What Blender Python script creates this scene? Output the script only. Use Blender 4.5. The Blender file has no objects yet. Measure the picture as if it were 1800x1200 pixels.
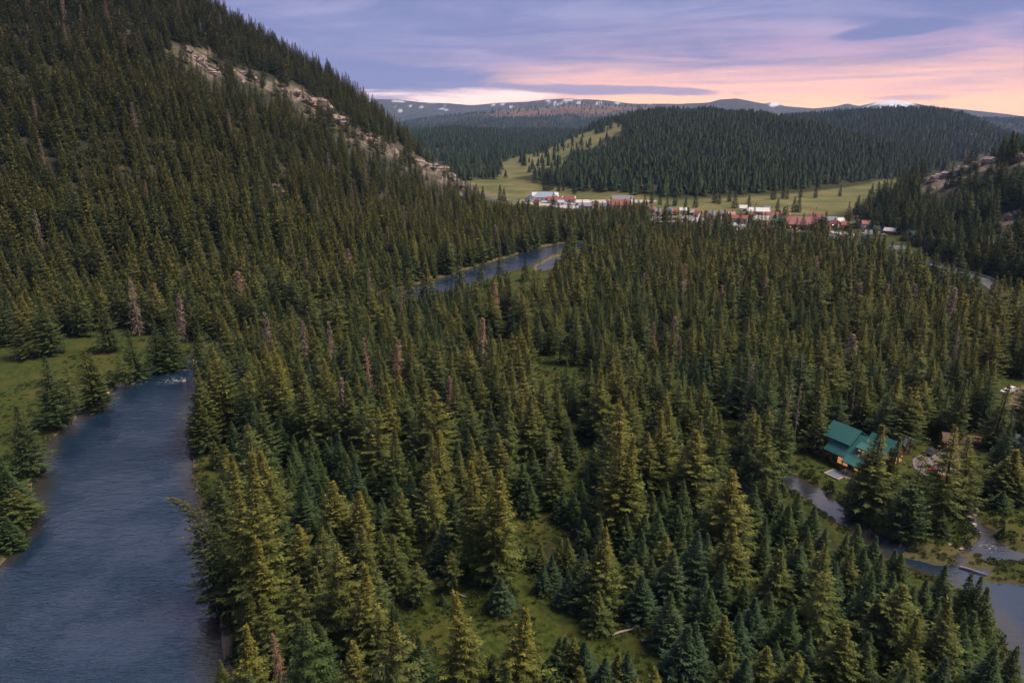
import bpy, bmesh, math, random
import numpy as np
from mathutils import Vector, Matrix

random.seed(7)
rng = np.random.default_rng(11)
SC = bpy.context.scene
COL = SC.collection
PI = math.pi

# ------------------------------------------------------------------ camera model
H0, F = 80.0, 1200.0
PITCH = math.atan(0.3125)
CP, SP = math.cos(PITCH), math.sin(PITCH)


def ray(px, py):
    dx, dy = (px - 900) / F, (600 - py) / F
    return dx, CP + dy * SP, -SP + dy * CP


def gp(px, py, z=0.0):
    """point of the plane at height z seen at photograph pixel (px, py)"""
    x, y, w = ray(px, py)
    t = (H0 - z) / max(-w, 1e-4)
    return x * t, y * t


def proj(x, y, z):
    zz = z - H0
    d = y * CP - zz * SP
    d = np.where(d < 1e-3, 1e-3, d)
    return 900 + F * x / d, 600 - F * (y * SP + zz * CP) / d


# ------------------------------------------------------------------ numpy noise
def _hash(ix, iy, s):
    h = (ix * 374761393 + iy * 668265263 + s * 974711) & 0xFFFFFFFF
    h = ((h ^ (h >> 13)) * 1274126177) & 0xFFFFFFFF
    return ((h ^ (h >> 16)) & 0xFFFF) / 65535.0


def vn(x, y, s=0):
    x = np.asarray(x, float); y = np.asarray(y, float)
    ix = np.floor(x).astype(np.int64); iy = np.floor(y).astype(np.int64)
    fx, fy = x - ix, y - iy
    fx = fx * fx * (3 - 2 * fx); fy = fy * fy * (3 - 2 * fy)
    a = _hash(ix, iy, s); b = _hash(ix + 1, iy, s); c = _hash(ix, iy + 1, s); d = _hash(ix + 1, iy + 1, s)
    return (a * (1 - fx) + b * fx) * (1 - fy) + (c * (1 - fx) + d * fx) * fy


def fbm(x, y, s=0, o=4):
    r = 0; a = 0.5; n = 0
    for k in range(o):
        r = r + a * vn(x * 2 ** k, y * 2 ** k, s + k); n += a; a *= 0.5
    return r / n * 2 - 1


def sstep(a, b, t):
    t = np.clip((t - a) / (b - a), 0, 1)
    return t * t * (3 - 2 * t)


def inside(poly, x, y):
    x = np.asarray(x, float); y = np.asarray(y, float)
    r = np.zeros(x.shape, bool)
    n = len(poly)
    for i in range(n):
        x1, y1 = poly[i]; x2, y2 = poly[(i + 1) % n]
        if y1 == y2: continue
        c = ((y1 > y) != (y2 > y)) & (x < (x2 - x1) * (y - y1) / (y2 - y1) + x1)
        r ^= c
    return r


def sdist(poly, x, y, margin=22.0):
    """signed distance to a world polygon, negative inside; far off it just says 400"""
    x = np.asarray(x, float); y = np.asarray(y, float)
    q = np.array(poly)
    m = (x > q[:, 0].min() - margin) & (x < q[:, 0].max() + margin) & (y > q[:, 1].min() - margin) & (y < q[:, 1].max() + margin)
    out = np.full(x.shape, 400.0)
    if m.any(): out[m] = _sdist(poly, x[m], y[m])
    return out


def _sdist(poly, x, y):
    d = np.full(np.shape(x), 1e18)
    n = len(poly)
    for i in range(n):
        x1, y1 = poly[i]; x2, y2 = poly[(i + 1) % n]
        ex, ey = x2 - x1, y2 - y1
        t = np.clip(((x - x1) * ex + (y - y1) * ey) / (ex * ex + ey * ey + 1e-9), 0, 1)
        d = np.minimum(d, (x - x1 - t * ex) ** 2 + (y - y1 - t * ey) ** 2)
    d = np.sqrt(d)
    return np.where(inside(poly, x, y), -d, d)


def smooth_poly(p, closed=True, n=3):
    out = []
    m = len(p)
    for i in range(m if closed else m - 1):
        a, b, c, d = [np.array(p[(i + k) % m] if closed else p[min(max(i + k, 0), m - 1)], float) for k in (-1, 0, 1, 2)]
        for k in range(n):
            t = k / n
            out.append(tuple(0.5 * ((2 * b) + (c - a) * t + (2 * a - 5 * b + 4 * c - d) * t * t + (3 * b - a - 3 * c + d) * t ** 3)))
    if not closed: out.append(tuple(p[-1]))
    return out


def ground_poly(pts, n=3):
    return smooth_poly([gp(*p) for p in pts], True, n)


# ------------------------------------------------------------------ layout of the valley floor
RIVER = ground_poly([(-500, 1330), (-260, 1140), (-80, 1035), (0, 988), (25, 950), (42, 925), (55, 880), (62, 840), (72, 800), (95, 762), (140, 725),
    (185, 692), (230, 663), (280, 640), (330, 622), (356, 611), (430, 588), (520, 562), (600, 540), (655, 520), (720, 500), (780, 485),
    (850, 463), (900, 448), (940, 436), (975, 428), (1010, 424), (1060, 419), (1100, 411), (1140, 402), (1165, 396), (1200, 391),
    (1205, 398), (1170, 409), (1120, 422), (1085, 429), (1040, 434), (1000, 437), (975, 444), (955, 455), (935, 464), (905, 473), (875, 483), (840, 495),
    (800, 507), (740, 519), (690, 533), (640, 555), (560, 580), (480, 605), (420, 624), (375, 646), (347, 680), (335, 720), (329, 760), (333, 800),
    (339, 840), (350, 880), (366, 930), (377, 1000), (385, 1080), (392, 1200), (398, 1330)])
SIDE = ground_poly([(940, 470), (970, 452), (1010, 443), (1060, 436), (1100, 428), (1104, 433), (1060, 445), (1015, 453), (985, 463), (955, 474)])
CREEK = ground_poly([(1366, 826), (1395, 829), (1440, 856), (1470, 879), (1500, 905), (1535, 926), (1570, 941), (1605, 956), (1640, 966), (1680, 970),
    (1700, 962), (1722, 945), (1722, 930), (1706, 912), (1704, 897), (1720, 884), (1738, 878), (1740, 884), (1722, 892), (1716, 903), (1724, 918), (1745, 927),
    (1752, 944), (1775, 957), (1805, 969), (1900, 985), (1960, 1100), (1900, 1330), (1812, 1290), (1795, 1200), (1765, 1120), (1740, 1075), (1690, 1030),
    (1600, 996), (1540, 964), (1470, 910), (1415, 870), (1366, 843)], 3)
ISLETS = [((1800, 1003), 6.5, .6), ((1725, 988), 4, .4), ((1752, 1014), 3.6, .4), ((1710, 972), 3, .4), ((1765, 984), 3.2, .4), ((1630, 972), 5.5, .4), ((1655, 982), 4, .4)]

MEADOW = [(-400, 650), (0, 614), (60, 602), (130, 590), (235, 577), (300, 590), (345, 600), (350, 612), (280, 640), (185, 692), (95, 762), (62, 840), (42, 925), (0, 988), (-120, 1060), (-400, 1200)]
LAWN = [(1362, 830), (1385, 792), (1430, 785), (1480, 790), (1560, 775), (1680, 775), (1735, 800), (1745, 885), (1708, 900), (1716, 925), (1722, 945), (1690, 972), (1600, 958), (1530, 930), (1440, 868)]
LAWN_B = [(1738, 876), (1800, 868), (1900, 880), (1950, 1010), (1800, 972), (1745, 940), (1716, 908)]
CLEARINGS = [
    [(690, 1080), (715, 1010), (760, 985), (800, 960), (850, 950), (880, 900), (900, 870), (935, 885), (1000, 905), (1000, 935), (925, 960), (925, 1010), (960, 1050), (1040, 1085), (1110, 1110), (1200, 1155), (1250, 1190), (1300, 1300), (1020, 1300), (940, 1180), (760, 1300), (690, 1170)],
    [(905, 640), (940, 626), (1000, 622), (1035, 640), (1050, 690), (1035, 740), (1000, 760), (990, 715), (950, 690)],
    [(985, 790), (1020, 770), (1045, 800), (1035, 850), (1000, 880), (960, 870)],
    [(1200, 700), (1240, 685), (1285, 672), (1292, 720), (1315, 765), (1300, 795), (1275, 765), (1235, 715)],
    [(333, 800), (440, 775), (480, 790), (440, 840), (385, 905), (352, 885)],
    [(860, 505), (890, 488), (955, 478), (980, 487), (940, 512)],
    [(890, 488), (935, 466), (975, 444), (1030, 435), (1030, 442), (985, 462), (950, 480)],
    [(1100, 640), (1150, 615), (1165, 630), (1140, 665), (1105, 680)],
    [(700, 570), (720, 560), (745, 575), (715, 590)],
    [(860, 600), (880, 585), (895, 600), (890, 640), (870, 630)],
    [(1690, 640), (1740, 640), (1780, 660), (1830, 690), (1830, 720), (1770, 720), (1700, 655)],
]
FAR_MEADOW = [(820, 322), (880, 314), (960, 328), (1000, 320), (1060, 338), (1150, 350), (1250, 350), (1400, 340), (1500, 328), (1580, 316), (1600, 345), (1500, 366), (1440, 380), (1300, 374), (1200, 386), (1120, 372), (960, 364), (860, 352)]
FOOT_GRASS = [(1500, 415), (1560, 418), (1600, 430), (1650, 458), (1720, 482), (1800, 507), (1900, 545), (1900, 610), (1800, 545), (1740, 512), (1690, 492), (1600, 464), (1520, 442)]
TOWN = [(880, 346), (960, 338), (1120, 345), (1250, 360), (1500, 378), (1640, 410), (1600, 450), (1500, 430), (1300, 408), (1180, 398), (1100, 382), (1000, 374), (900, 362)]
ROAD_PX = [(1960, 680), (1880, 610), (1820, 562), (1768, 522), (1730, 494), (1680, 477), (1626, 464), (1595, 456), (1560, 447), (1535, 440), (1490, 424), (1440, 413), (1390, 408), (1310, 401), (1210, 389), (1135, 376), (1070, 366), (1000, 360), (930, 355), (870, 349), (800, 338)]
ROAD = smooth_poly([gp(*p) for p in ROAD_PX], False, 6)
DRIVE = [(1604, 808), (1625, 798), (1660, 796), (1690, 806), (1680, 836), (1650, 838), (1615, 832)]
LANE_PX = [(1668, 800), (1720, 770), (1760, 740), (1790, 700), (1840, 660)]
LANE = smooth_poly([gp(*p) for p in LANE_PX], False, 5)
GRASSY = [MEADOW, LAWN, LAWN_B] + CLEARINGS + [FOOT_GRASS]


def line_dist(line, x, y):
    d = np.full(np.shape(x), 1e18)
    for (x1, y1), (x2, y2) in zip(line[:-1], line[1:]):
        ex, ey = x2 - x1, y2 - y1
        t = np.clip(((x - x1) * ex + (y - y1) * ey) / (ex * ex + ey * ey + 1e-9), 0, 1)
        d = np.minimum(d, (x - x1 - t * ex) ** 2 + (y - y1 - t * ey) ** 2)
    return np.sqrt(d)


# ------------------------------------------------------------------ hills: ridge by bearing and height angle, with distances
class Hill:
    def __init__(s, ridge, power=1.15, rough=0.0, rscale=150.0, seed=0, fall=0.55):
        rows = []
        for px, py, rr, rf in ridge:
            x, y, z = ray(px, py)
            h = math.hypot(x, y)
            rows.append((math.atan2(x, y), H0 + rr * z / h, rr, rf))
        rows.sort()
        s.t = np.array(rows)
        s.power, s.rough, s.rs, s.seed, s.fall = power, rough, rscale, seed, fall

    def par(s, x, y):
        az = np.arctan2(x, y); r = np.hypot(x, y)
        zr = np.interp(az, s.t[:, 0], s.t[:, 1]); rr = np.interp(az, s.t[:, 0], s.t[:, 2]); rf = np.interp(az, s.t[:, 0], s.t[:, 3])
        return az, r, zr, rr, rf, (r - rf) / (rr - rf)

    def z(s, x, y):
        az, r, zr, rr, rf, t = s.par(x, y)
        tc = np.clip(t, 0, 1)
        p = tc ** s.power
        p = p + np.where(tc < 1, 1, 1) * 0
        back = 1 - sstep(0, s.fall, (r - rr) / rr)
        z = np.maximum(zr, 0) * np.where(t <= 1, p, back)
        if s.rough:
            n = fbm(x / s.rs, y / s.rs, s.seed, 5)
            n2 = np.abs(fbm(x / (s.rs * 0.6), y / (s.rs * 1.6), s.seed + 9, 3))
            amp = s.rough * np.clip(tc * 3, 0, 1) * np.where(t < 1, np.clip((1.02 - t) * 3, 0.12, 1), 0.12) * np.clip(zr / 60, 0, 1)
            z = z + amp * (n - 0.6 * n2)
        return np.where(t > 0, np.maximum(z, 0), 0)


LM = Hill([(-4000, 900, 560, 400), (-1500, -250, 850, 400), (-700, -300, 930, 395), (-300, -260, 940, 380), (0, -178, 940, 356), (150, -108, 940, 347), (300, -28, 945, 332), (390, 30, 945, 337), (480, 82, 935, 351), (560, 132, 915, 363), (640, 190, 890, 380), (700, 240, 865, 396), (760, 294, 825, 412),
    (820, 342, 770, 436), (870, 376, 705, 470), (905, 397, 630, 505), (930, 420, 575, 530)], 1.1, 13, 95, 3)
RH = Hill([(1400, 416, 690, 660), (1440, 404, 700, 628), (1500, 380, 730, 612), (1560, 349, 760, 604), (1620, 319, 780, 580), (1700, 290, 790, 512), (1800, 259, 800, 455), (1900, 232, 810, 415), (2100, 190, 820, 375), (2600, 130, 840, 340), (4500, 230, 740, 340)], 1.05, 10, 80, 21)
CH = Hill([(720, 322, 1120, 1050), (760, 314, 1120, 1060), (800, 308, 1135, 1068), (850, 301, 1190, 1080), (900, 288, 1310, 1032), (960, 265, 1520, 955), (1020, 236, 1720, 892), (1080, 213, 1840, 850), (1130, 203, 1860, 826), (1190, 199, 1875, 828), (1245, 198, 1880, 840),
    (1330, 206, 1880, 885), (1400, 219, 1850, 950), (1500, 245, 1780, 1110), (1600, 276, 1720, 1290), (1680, 300, 1640, 1380), (1760, 326, 1600, 1450)], 0.95, 34, 230, 33)
SH = Hill([(1180, 232, 3200, 2000), (1300, 213, 3200, 2000), (1380, 208, 3150, 1950), (1430, 204, 3100, 1900), (1480, 200, 3050, 1900), (1560, 196, 3000, 1850), (1640, 197, 3000, 1850), (1700, 210, 2950, 1850), (1790, 249, 2900, 1850), (1850, 271, 2850, 1850), (2000, 306, 2800, 1900)], 0.95, 40, 380, 41)
MA = Hill([(500, 262, 2300, 1190), (640, 250, 2400, 1190), (720, 240, 2500, 1190), (760, 234, 2600, 1190), (800, 229, 2700, 1190), (860, 233, 2700, 1190), (940, 246, 2500, 1190), (1000, 262, 2200, 1190), (1060, 277, 2000, 1190), (1140, 292, 1900, 1190)], 1.0, 45, 330, 51)
PLATEAU = Hill([(400, 250, 6200, 3700), (600, 236, 6200, 3700), (700, 218, 6300, 3700), (740, 212, 6300, 3700), (800, 205, 6400, 3700), (850, 198, 6500, 3700), (900, 193, 6500, 3700), (960, 189, 6600, 3800), (1010, 183, 6700, 3800), (1060, 185, 6700, 3800), (1110, 187, 6700, 3800), (1180, 190, 6700, 3800), (1260, 198, 6600, 3800), (1400, 212, 6500, 3800)], 1.0, 95, 700, 61)
FM = Hill([(300, 190, 10710, 7200), (560, 180, 10710, 7200), (660, 174, 10710, 7200), (700, 175, 10710, 7200), (740, 179, 10710, 7200), (790, 181, 10710, 7200), (830, 184, 10395, 7200), (870, 180, 10395, 7200), (920, 178, 10395, 7200), (960, 174, 10080, 7200), (1000, 173, 10080, 7200), (1060, 176, 10080, 7200), (1110, 181, 10080, 7200),
    (1200, 182, 10080, 7200), (1245, 180, 10080, 7200), (1265, 175, 10080, 7200), (1295, 173, 10080, 7200), (1320, 178, 10080, 7200), (1345, 182, 10710, 7200), (1362, 180, 11718, 7200), (1380, 187, 11718, 7200), (1430, 191, 11718, 7200), (1470, 187, 11718, 7200), (1490, 182, 11718, 7200), (1510, 186, 11781, 7200), (1530, 181, 11718, 7200), (1548, 177, 11718, 7200), (1566, 175, 11718, 7200), (1590, 177, 11718, 7200), (1610, 181, 11718, 7200), (1650, 188, 11718, 7200), (1700, 193, 11718, 7200), (1760, 200, 11718, 7200), (1800, 205, 11718, 7200), (2000, 210, 11718, 7200)], 1.2, 120, 950, 71)
HILLS = [LM, RH, CH, SH, MA, PLATEAU, FM]


def hills_z(x, y):
    z = np.zeros(np.shape(x))
    for h in HILLS:
        z = np.maximum(z, h.z(x, y))
    return z


WATER_Z = -0.55


def water_sd(x, y):
    x = np.asarray(x, float); y = np.asarray(y, float)
    sd = np.full(x.shape, 500.0)
    m = (np.hypot(x, y) < 760) & (y > -60)
    if m.any():
        xs, ys = x[m], y[m]
        w = (fbm(xs / 9, ys / 9, 5, 3)) * 1.3 + fbm(xs / 2.5, ys / 2.5, 6, 2) * .35
        d = np.minimum(np.minimum(sdist(RIVER, xs, ys), sdist(SIDE, xs, ys)), sdist(CREEK, xs, ys)) + w * np.clip(np.hypot(xs, ys) / 250, .5, 1.2)
        for (px, py), rad, hh in ISLETS:
            cx, cy = gp(px, py)
            e = 1 - np.hypot((xs - cx) / rad, (ys - cy) / (rad * hh)) + w * .12
            d = np.maximum(d, e * rad * hh * .8)
        sd[m] = d
    return sd


def ground_z(x, y, sd=None):
    x = np.asarray(x, float); y = np.asarray(y, float)
    if sd is None: sd = water_sd(x, y)
    r = np.hypot(x, y)
    b = 0.45 * fbm(x / 26, y / 26, 1, 3) * sstep(0, 14, sd) * (1 - 0.75 * sstep(500, 600, r)) + 0.18
    hz = hills_z(x, y)
    bank = sstep(-0.4, 1.8, sd)
    z = (b + hz) * bank + (1 - bank) * (WATER_Z - 0.15 - np.clip(-sd, 0, 8) * 0.22)
    return z


def gz(x, y):
    return float(ground_z(np.array([x]), np.array([y]))[0])


def hit(px, py):
    """where the line of sight at a pixel meets the ground"""
    x, y, w = ray(px, py)
    t = 40 * 1.003 ** np.arange(2300)
    X, Y, Z = x * t, y * t, H0 + w * t
    g = ground_z(X, Y)
    k = int(np.argmax(Z < g))
    return float(X[k]), float(Y[k]), float(g[k])


# ------------------------------------------------------------------ material helpers
class NT:
    def __init__(s, tree):
        s.t = tree; s.n = tree.nodes; s.l = tree.links

    def node(s, kind, **kw):
        n = s.n.new(kind)
        for k, v in kw.items(): setattr(n, k, v)
        return n

    def put(s, sock, v):
        if isinstance(v, bpy.types.NodeSocket): s.l.new(v, sock)
        elif v is not None:
            if hasattr(sock, 'default_value') and not isinstance(v, (int, float)) and len(v) == 3 and sock.type == 'RGBA': v = (*v, 1)
            sock.default_value = v

    def math(s, op, a, b=None, c=None, clamp=False):
        n = s.node('ShaderNodeMath', operation=op, use_clamp=clamp)
        s.put(n.inputs[0], a); s.put(n.inputs[1], b)
        if c is not None: s.put(n.inputs[2], c)
        return n.outputs[0]

    def mix(s, f, a, b, blend='MIX'):
        n = s.node('ShaderNodeMix', data_type='RGBA', blend_type=blend)
        n.clamp_factor = True
        s.put(n.inputs[0], f); s.put(n.inputs[6], a); s.put(n.inputs[7], b)
        return n.outputs[2]

    def noise(s, vec, scale, detail=3, rough=.55, dist=0.0):
        n = s.node('ShaderNodeTexNoise')
        s.put(n.inputs['Vector'], vec); n.inputs['Scale'].default_value = scale
        n.inputs['Detail'].default_value = detail; n.inputs['Roughness'].default_value = rough; n.inputs['Distortion'].default_value = dist
        return n.outputs['Fac']

    def ramp(s, v, a, b):
        n = s.node('ShaderNodeMapRange', interpolation_type='SMOOTHSTEP')
        s.put(n.inputs[0], v); s.put(n.inputs[1], a); s.put(n.inputs[2], b)
        return n.outputs[0]


def new_mat(name):
    m = bpy.data.materials.new(name); m.use_nodes = True
    t = NT(m.node_tree); b = m.node_tree.nodes['Principled BSDF']
    b.inputs['Specular IOR Level'].default_value = 0.25
    return m, t, b


def simple(name, col, rough=.7, var=.12, scale=3.0, metal=0.0, emit=None, estr=0.0, spec=.3, seam=0.0):
    m, t, b = new_mat(name)
    tc = t.node('ShaderNodeTexCoord').outputs['Object']
    n = t.noise(tc, scale, 4)
    c2 = tuple(c * (1 - 2.2 * var) for c in col); c1 = tuple(min(1, c * (1 + 1.6 * var)) for c in col)
    cc = t.mix(n, (*c2, 1), (*c1, 1))
    big = t.noise(tc, scale * .22, 5, .65)
    cc = t.mix(t.math('MULTIPLY', t.ramp(big, .52, .75), .45), cc, tuple(c * .62 + .012 for c in col))
    if seam:
        sp = t.node('ShaderNodeSeparateXYZ'); t.put(sp.inputs[0], tc)
        fr = t.math('FRACT', t.math('MULTIPLY', sp.outputs[0], seam))
        cc = t.mix(t.math('MULTIPLY', t.math('LESS_THAN', fr, .12), .45), cc, tuple(c * .5 for c in col))
    t.put(b.inputs['Base Color'], cc)
    b.inputs['Roughness'].default_value = rough; b.inputs['Metallic'].default_value = metal
    b.inputs['Specular IOR Level'].default_value = spec
    if emit:
        b.inputs['Emission Color'].default_value = (*emit, 1); b.inputs['Emission Strength'].default_value = estr
    return m


# ------------------------------------------------------------------ object helpers
def link(name, me, m=None, parent=None, loc=None):
    o = bpy.data.objects.new(name, me); COL.objects.link(o)
    if m is not None:
        for mm in (m if isinstance(m, (list, tuple)) else [m]): me.materials.append(mm)
    if parent is not None: o.parent = parent
    if loc is not None: o.location = loc
    return o


def thing(name, label, cat, loc=(0, 0, 0), rz=0.0, group=None):
    o = bpy.data.objects.new(name, None); COL.objects.link(o)
    o.location = loc; o.rotation_euler = (0, 0, rz); o.empty_display_size = .5
    o['label'] = label; o['category'] = cat
    if group: o['group'] = group
    return o


def tag(o, label=None, cat=None, group=None, kind=None):
    if label: o['label'] = label
    if cat: o['category'] = cat
    if group: o['group'] = group
    if kind: o['kind'] = kind
    return o


def mesh_np(name, co, faces_flat, per, mat_index=None, smooth=False):
    me = bpy.data.meshes.new(name)
    nv = len(co); nf = len(faces_flat) // per
    me.vertices.add(nv); me.vertices.foreach_set('co', np.ascontiguousarray(co, np.float32).ravel())
    me.loops.add(nf * per); me.loops.foreach_set('vertex_index', np.ascontiguousarray(faces_flat, np.int32))
    me.polygons.add(nf); me.polygons.foreach_set('loop_start', np.arange(nf, dtype=np.int32) * per)
    if mat_index is not None: me.polygons.foreach_set('material_index', np.ascontiguousarray(mat_index, np.int32))
    if smooth: me.polygons.foreach_set('use_smooth', np.ones(nf, bool))
    me.update(calc_edges=True); me.validate()
    return me


class MB:
    """collects boxes, prisms and tubes for one mesh"""
    def __init__(s): s.bm = bmesh.new()

    def box(s, x0, x1, y0, y1, z0, z1):
        v = [s.bm.verts.new(p) for p in ((x0, y0, z0), (x1, y0, z0), (x1, y1, z0), (x0, y1, z0), (x0, y0, z1), (x1, y0, z1), (x1, y1, z1), (x0, y1, z1))]
        for f in ((3, 2, 1, 0), (4, 5, 6, 7), (0, 1, 5, 4), (1, 2, 6, 5), (2, 3, 7, 6), (3, 0, 4, 7)): s.bm.faces.new([v[i] for i in f])
        return s

    def poly(s, pts, thick):
        """closed slab under a planar polygon (extruded down by thick)"""
        a = [s.bm.verts.new(p) for p in pts]; b = [s.bm.verts.new((p[0], p[1], p[2] - thick)) for p in pts]
        s.bm.faces.new(a); s.bm.faces.new(b[::-1]); n = len(a)
        for i in range(n): s.bm.faces.new((a[i], b[i], b[(i + 1) % n], a[(i + 1) % n]))
        return s

    def gable(s, x0, x1, y0, y1, z0, z1, zr):
        """walls with gable ends, ridge along x"""
        ym = (y0 + y1) / 2
        v = [s.bm.verts.new(p) for p in ((x0, y0, z0), (x1, y0, z0), (x1, y1, z0), (x0, y1, z0), (x0, y0, z1), (x1, y0, z1), (x1, y1, z1), (x0, y1, z1), (x0, ym, zr), (x1, ym, zr))]
        for f in ((3, 2, 1, 0), (0, 1, 5, 4), (2, 3, 7, 6), (1, 2, 6, 9, 5), (3, 0, 4, 8, 7), (4, 5, 9, 8), (6, 7, 8, 9)): s.bm.faces.new([v[i] for i in f])
        return s

    def roof(s, x0, x1, y0, y1, z1, zr, over=.6, th=.25, hip=0.0):
        """two (or four, when hipped) slopes as one shell, ridge along x"""
        ym = (y0 + y1) / 2; k = (zr - z1) / (ym - y0)
        X0, X1, Y0, Y1, ze = x0 - over, x1 + over, y0 - over, y1 + over, z1 - k * over
        top = [(X0, Y0, ze), (X1, Y0, ze), (X1, Y1, ze), (X0, Y1, ze), (X0 + hip, ym, zr), (X1 - hip, ym, zr)]
        a = [s.bm.verts.new((p[0], p[1], p[2] + th)) for p in top]; b = [s.bm.verts.new((p[0], p[1], p[2] + .01)) for p in top]
        for q, fl in ((a, 1), (b, -1)):
            fs = [(q[0], q[1], q[5], q[4]), (q[2], q[3], q[4], q[5])]
            if hip: fs += [(q[1], q[2], q[5]), (q[3], q[0], q[4])]
            for f in fs: s.bm.faces.new(f[::fl])
        ring = [0, 1, 2, 3] if hip else [0, 1, 5, 2, 3, 4]
        n = len(ring)
        for i in range(n):
            p, q = ring[i], ring[(i + 1) % n]
            s.bm.faces.new((a[p], b[p], b[q], a[q]))
        return s

    def tube(s, pts, radii, seg=8, cap=True):
        rings = []
        for i, (p, r) in enumerate(zip(pts, radii)):
            p = Vector(p)
            d = (Vector(pts[min(i + 1, len(pts) - 1)]) - Vector(pts[max(i - 1, 0)])).normalized()
            u = d.orthogonal().normalized(); w = d.cross(u)
            rings.append([s.bm.verts.new(p + (u * math.cos(2 * PI * k / seg) + w * math.sin(2 * PI * k / seg)) * r) for k in range(seg)])
        for a, b in zip(rings[:-1], rings[1:]):
            for k in range(seg): s.bm.faces.new((a[k], a[(k + 1) % seg], b[(k + 1) % seg], b[k]))
        if cap: s.bm.faces.new(rings[0][::-1]); s.bm.faces.new(rings[-1])
        return s

    def mesh(s, name, bevel=0.0):
        if bevel:
            bmesh.ops.bevel(s.bm, geom=s.bm.edges[:], offset=bevel, segments=1, affect='EDGES', clamp_overlap=True)
        bmesh.ops.recalc_face_normals(s.bm, faces=s.bm.faces[:])
        me = bpy.data.meshes.new(name); s.bm.to_mesh(me); s.bm.free()
        return me

    def build(s, name, m, parent=None, bevel=0.0, loc=None):
        return link(name, s.mesh(name, bevel), m, parent, loc)


def dup(root):
    r = root.copy(); COL.objects.link(r)
    for ch in list(root.children):
        c = ch.copy(); COL.objects.link(c); c.parent = r
        for g in list(ch.children):
            d = g.copy(); COL.objects.link(d); d.parent = c
    return r


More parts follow.
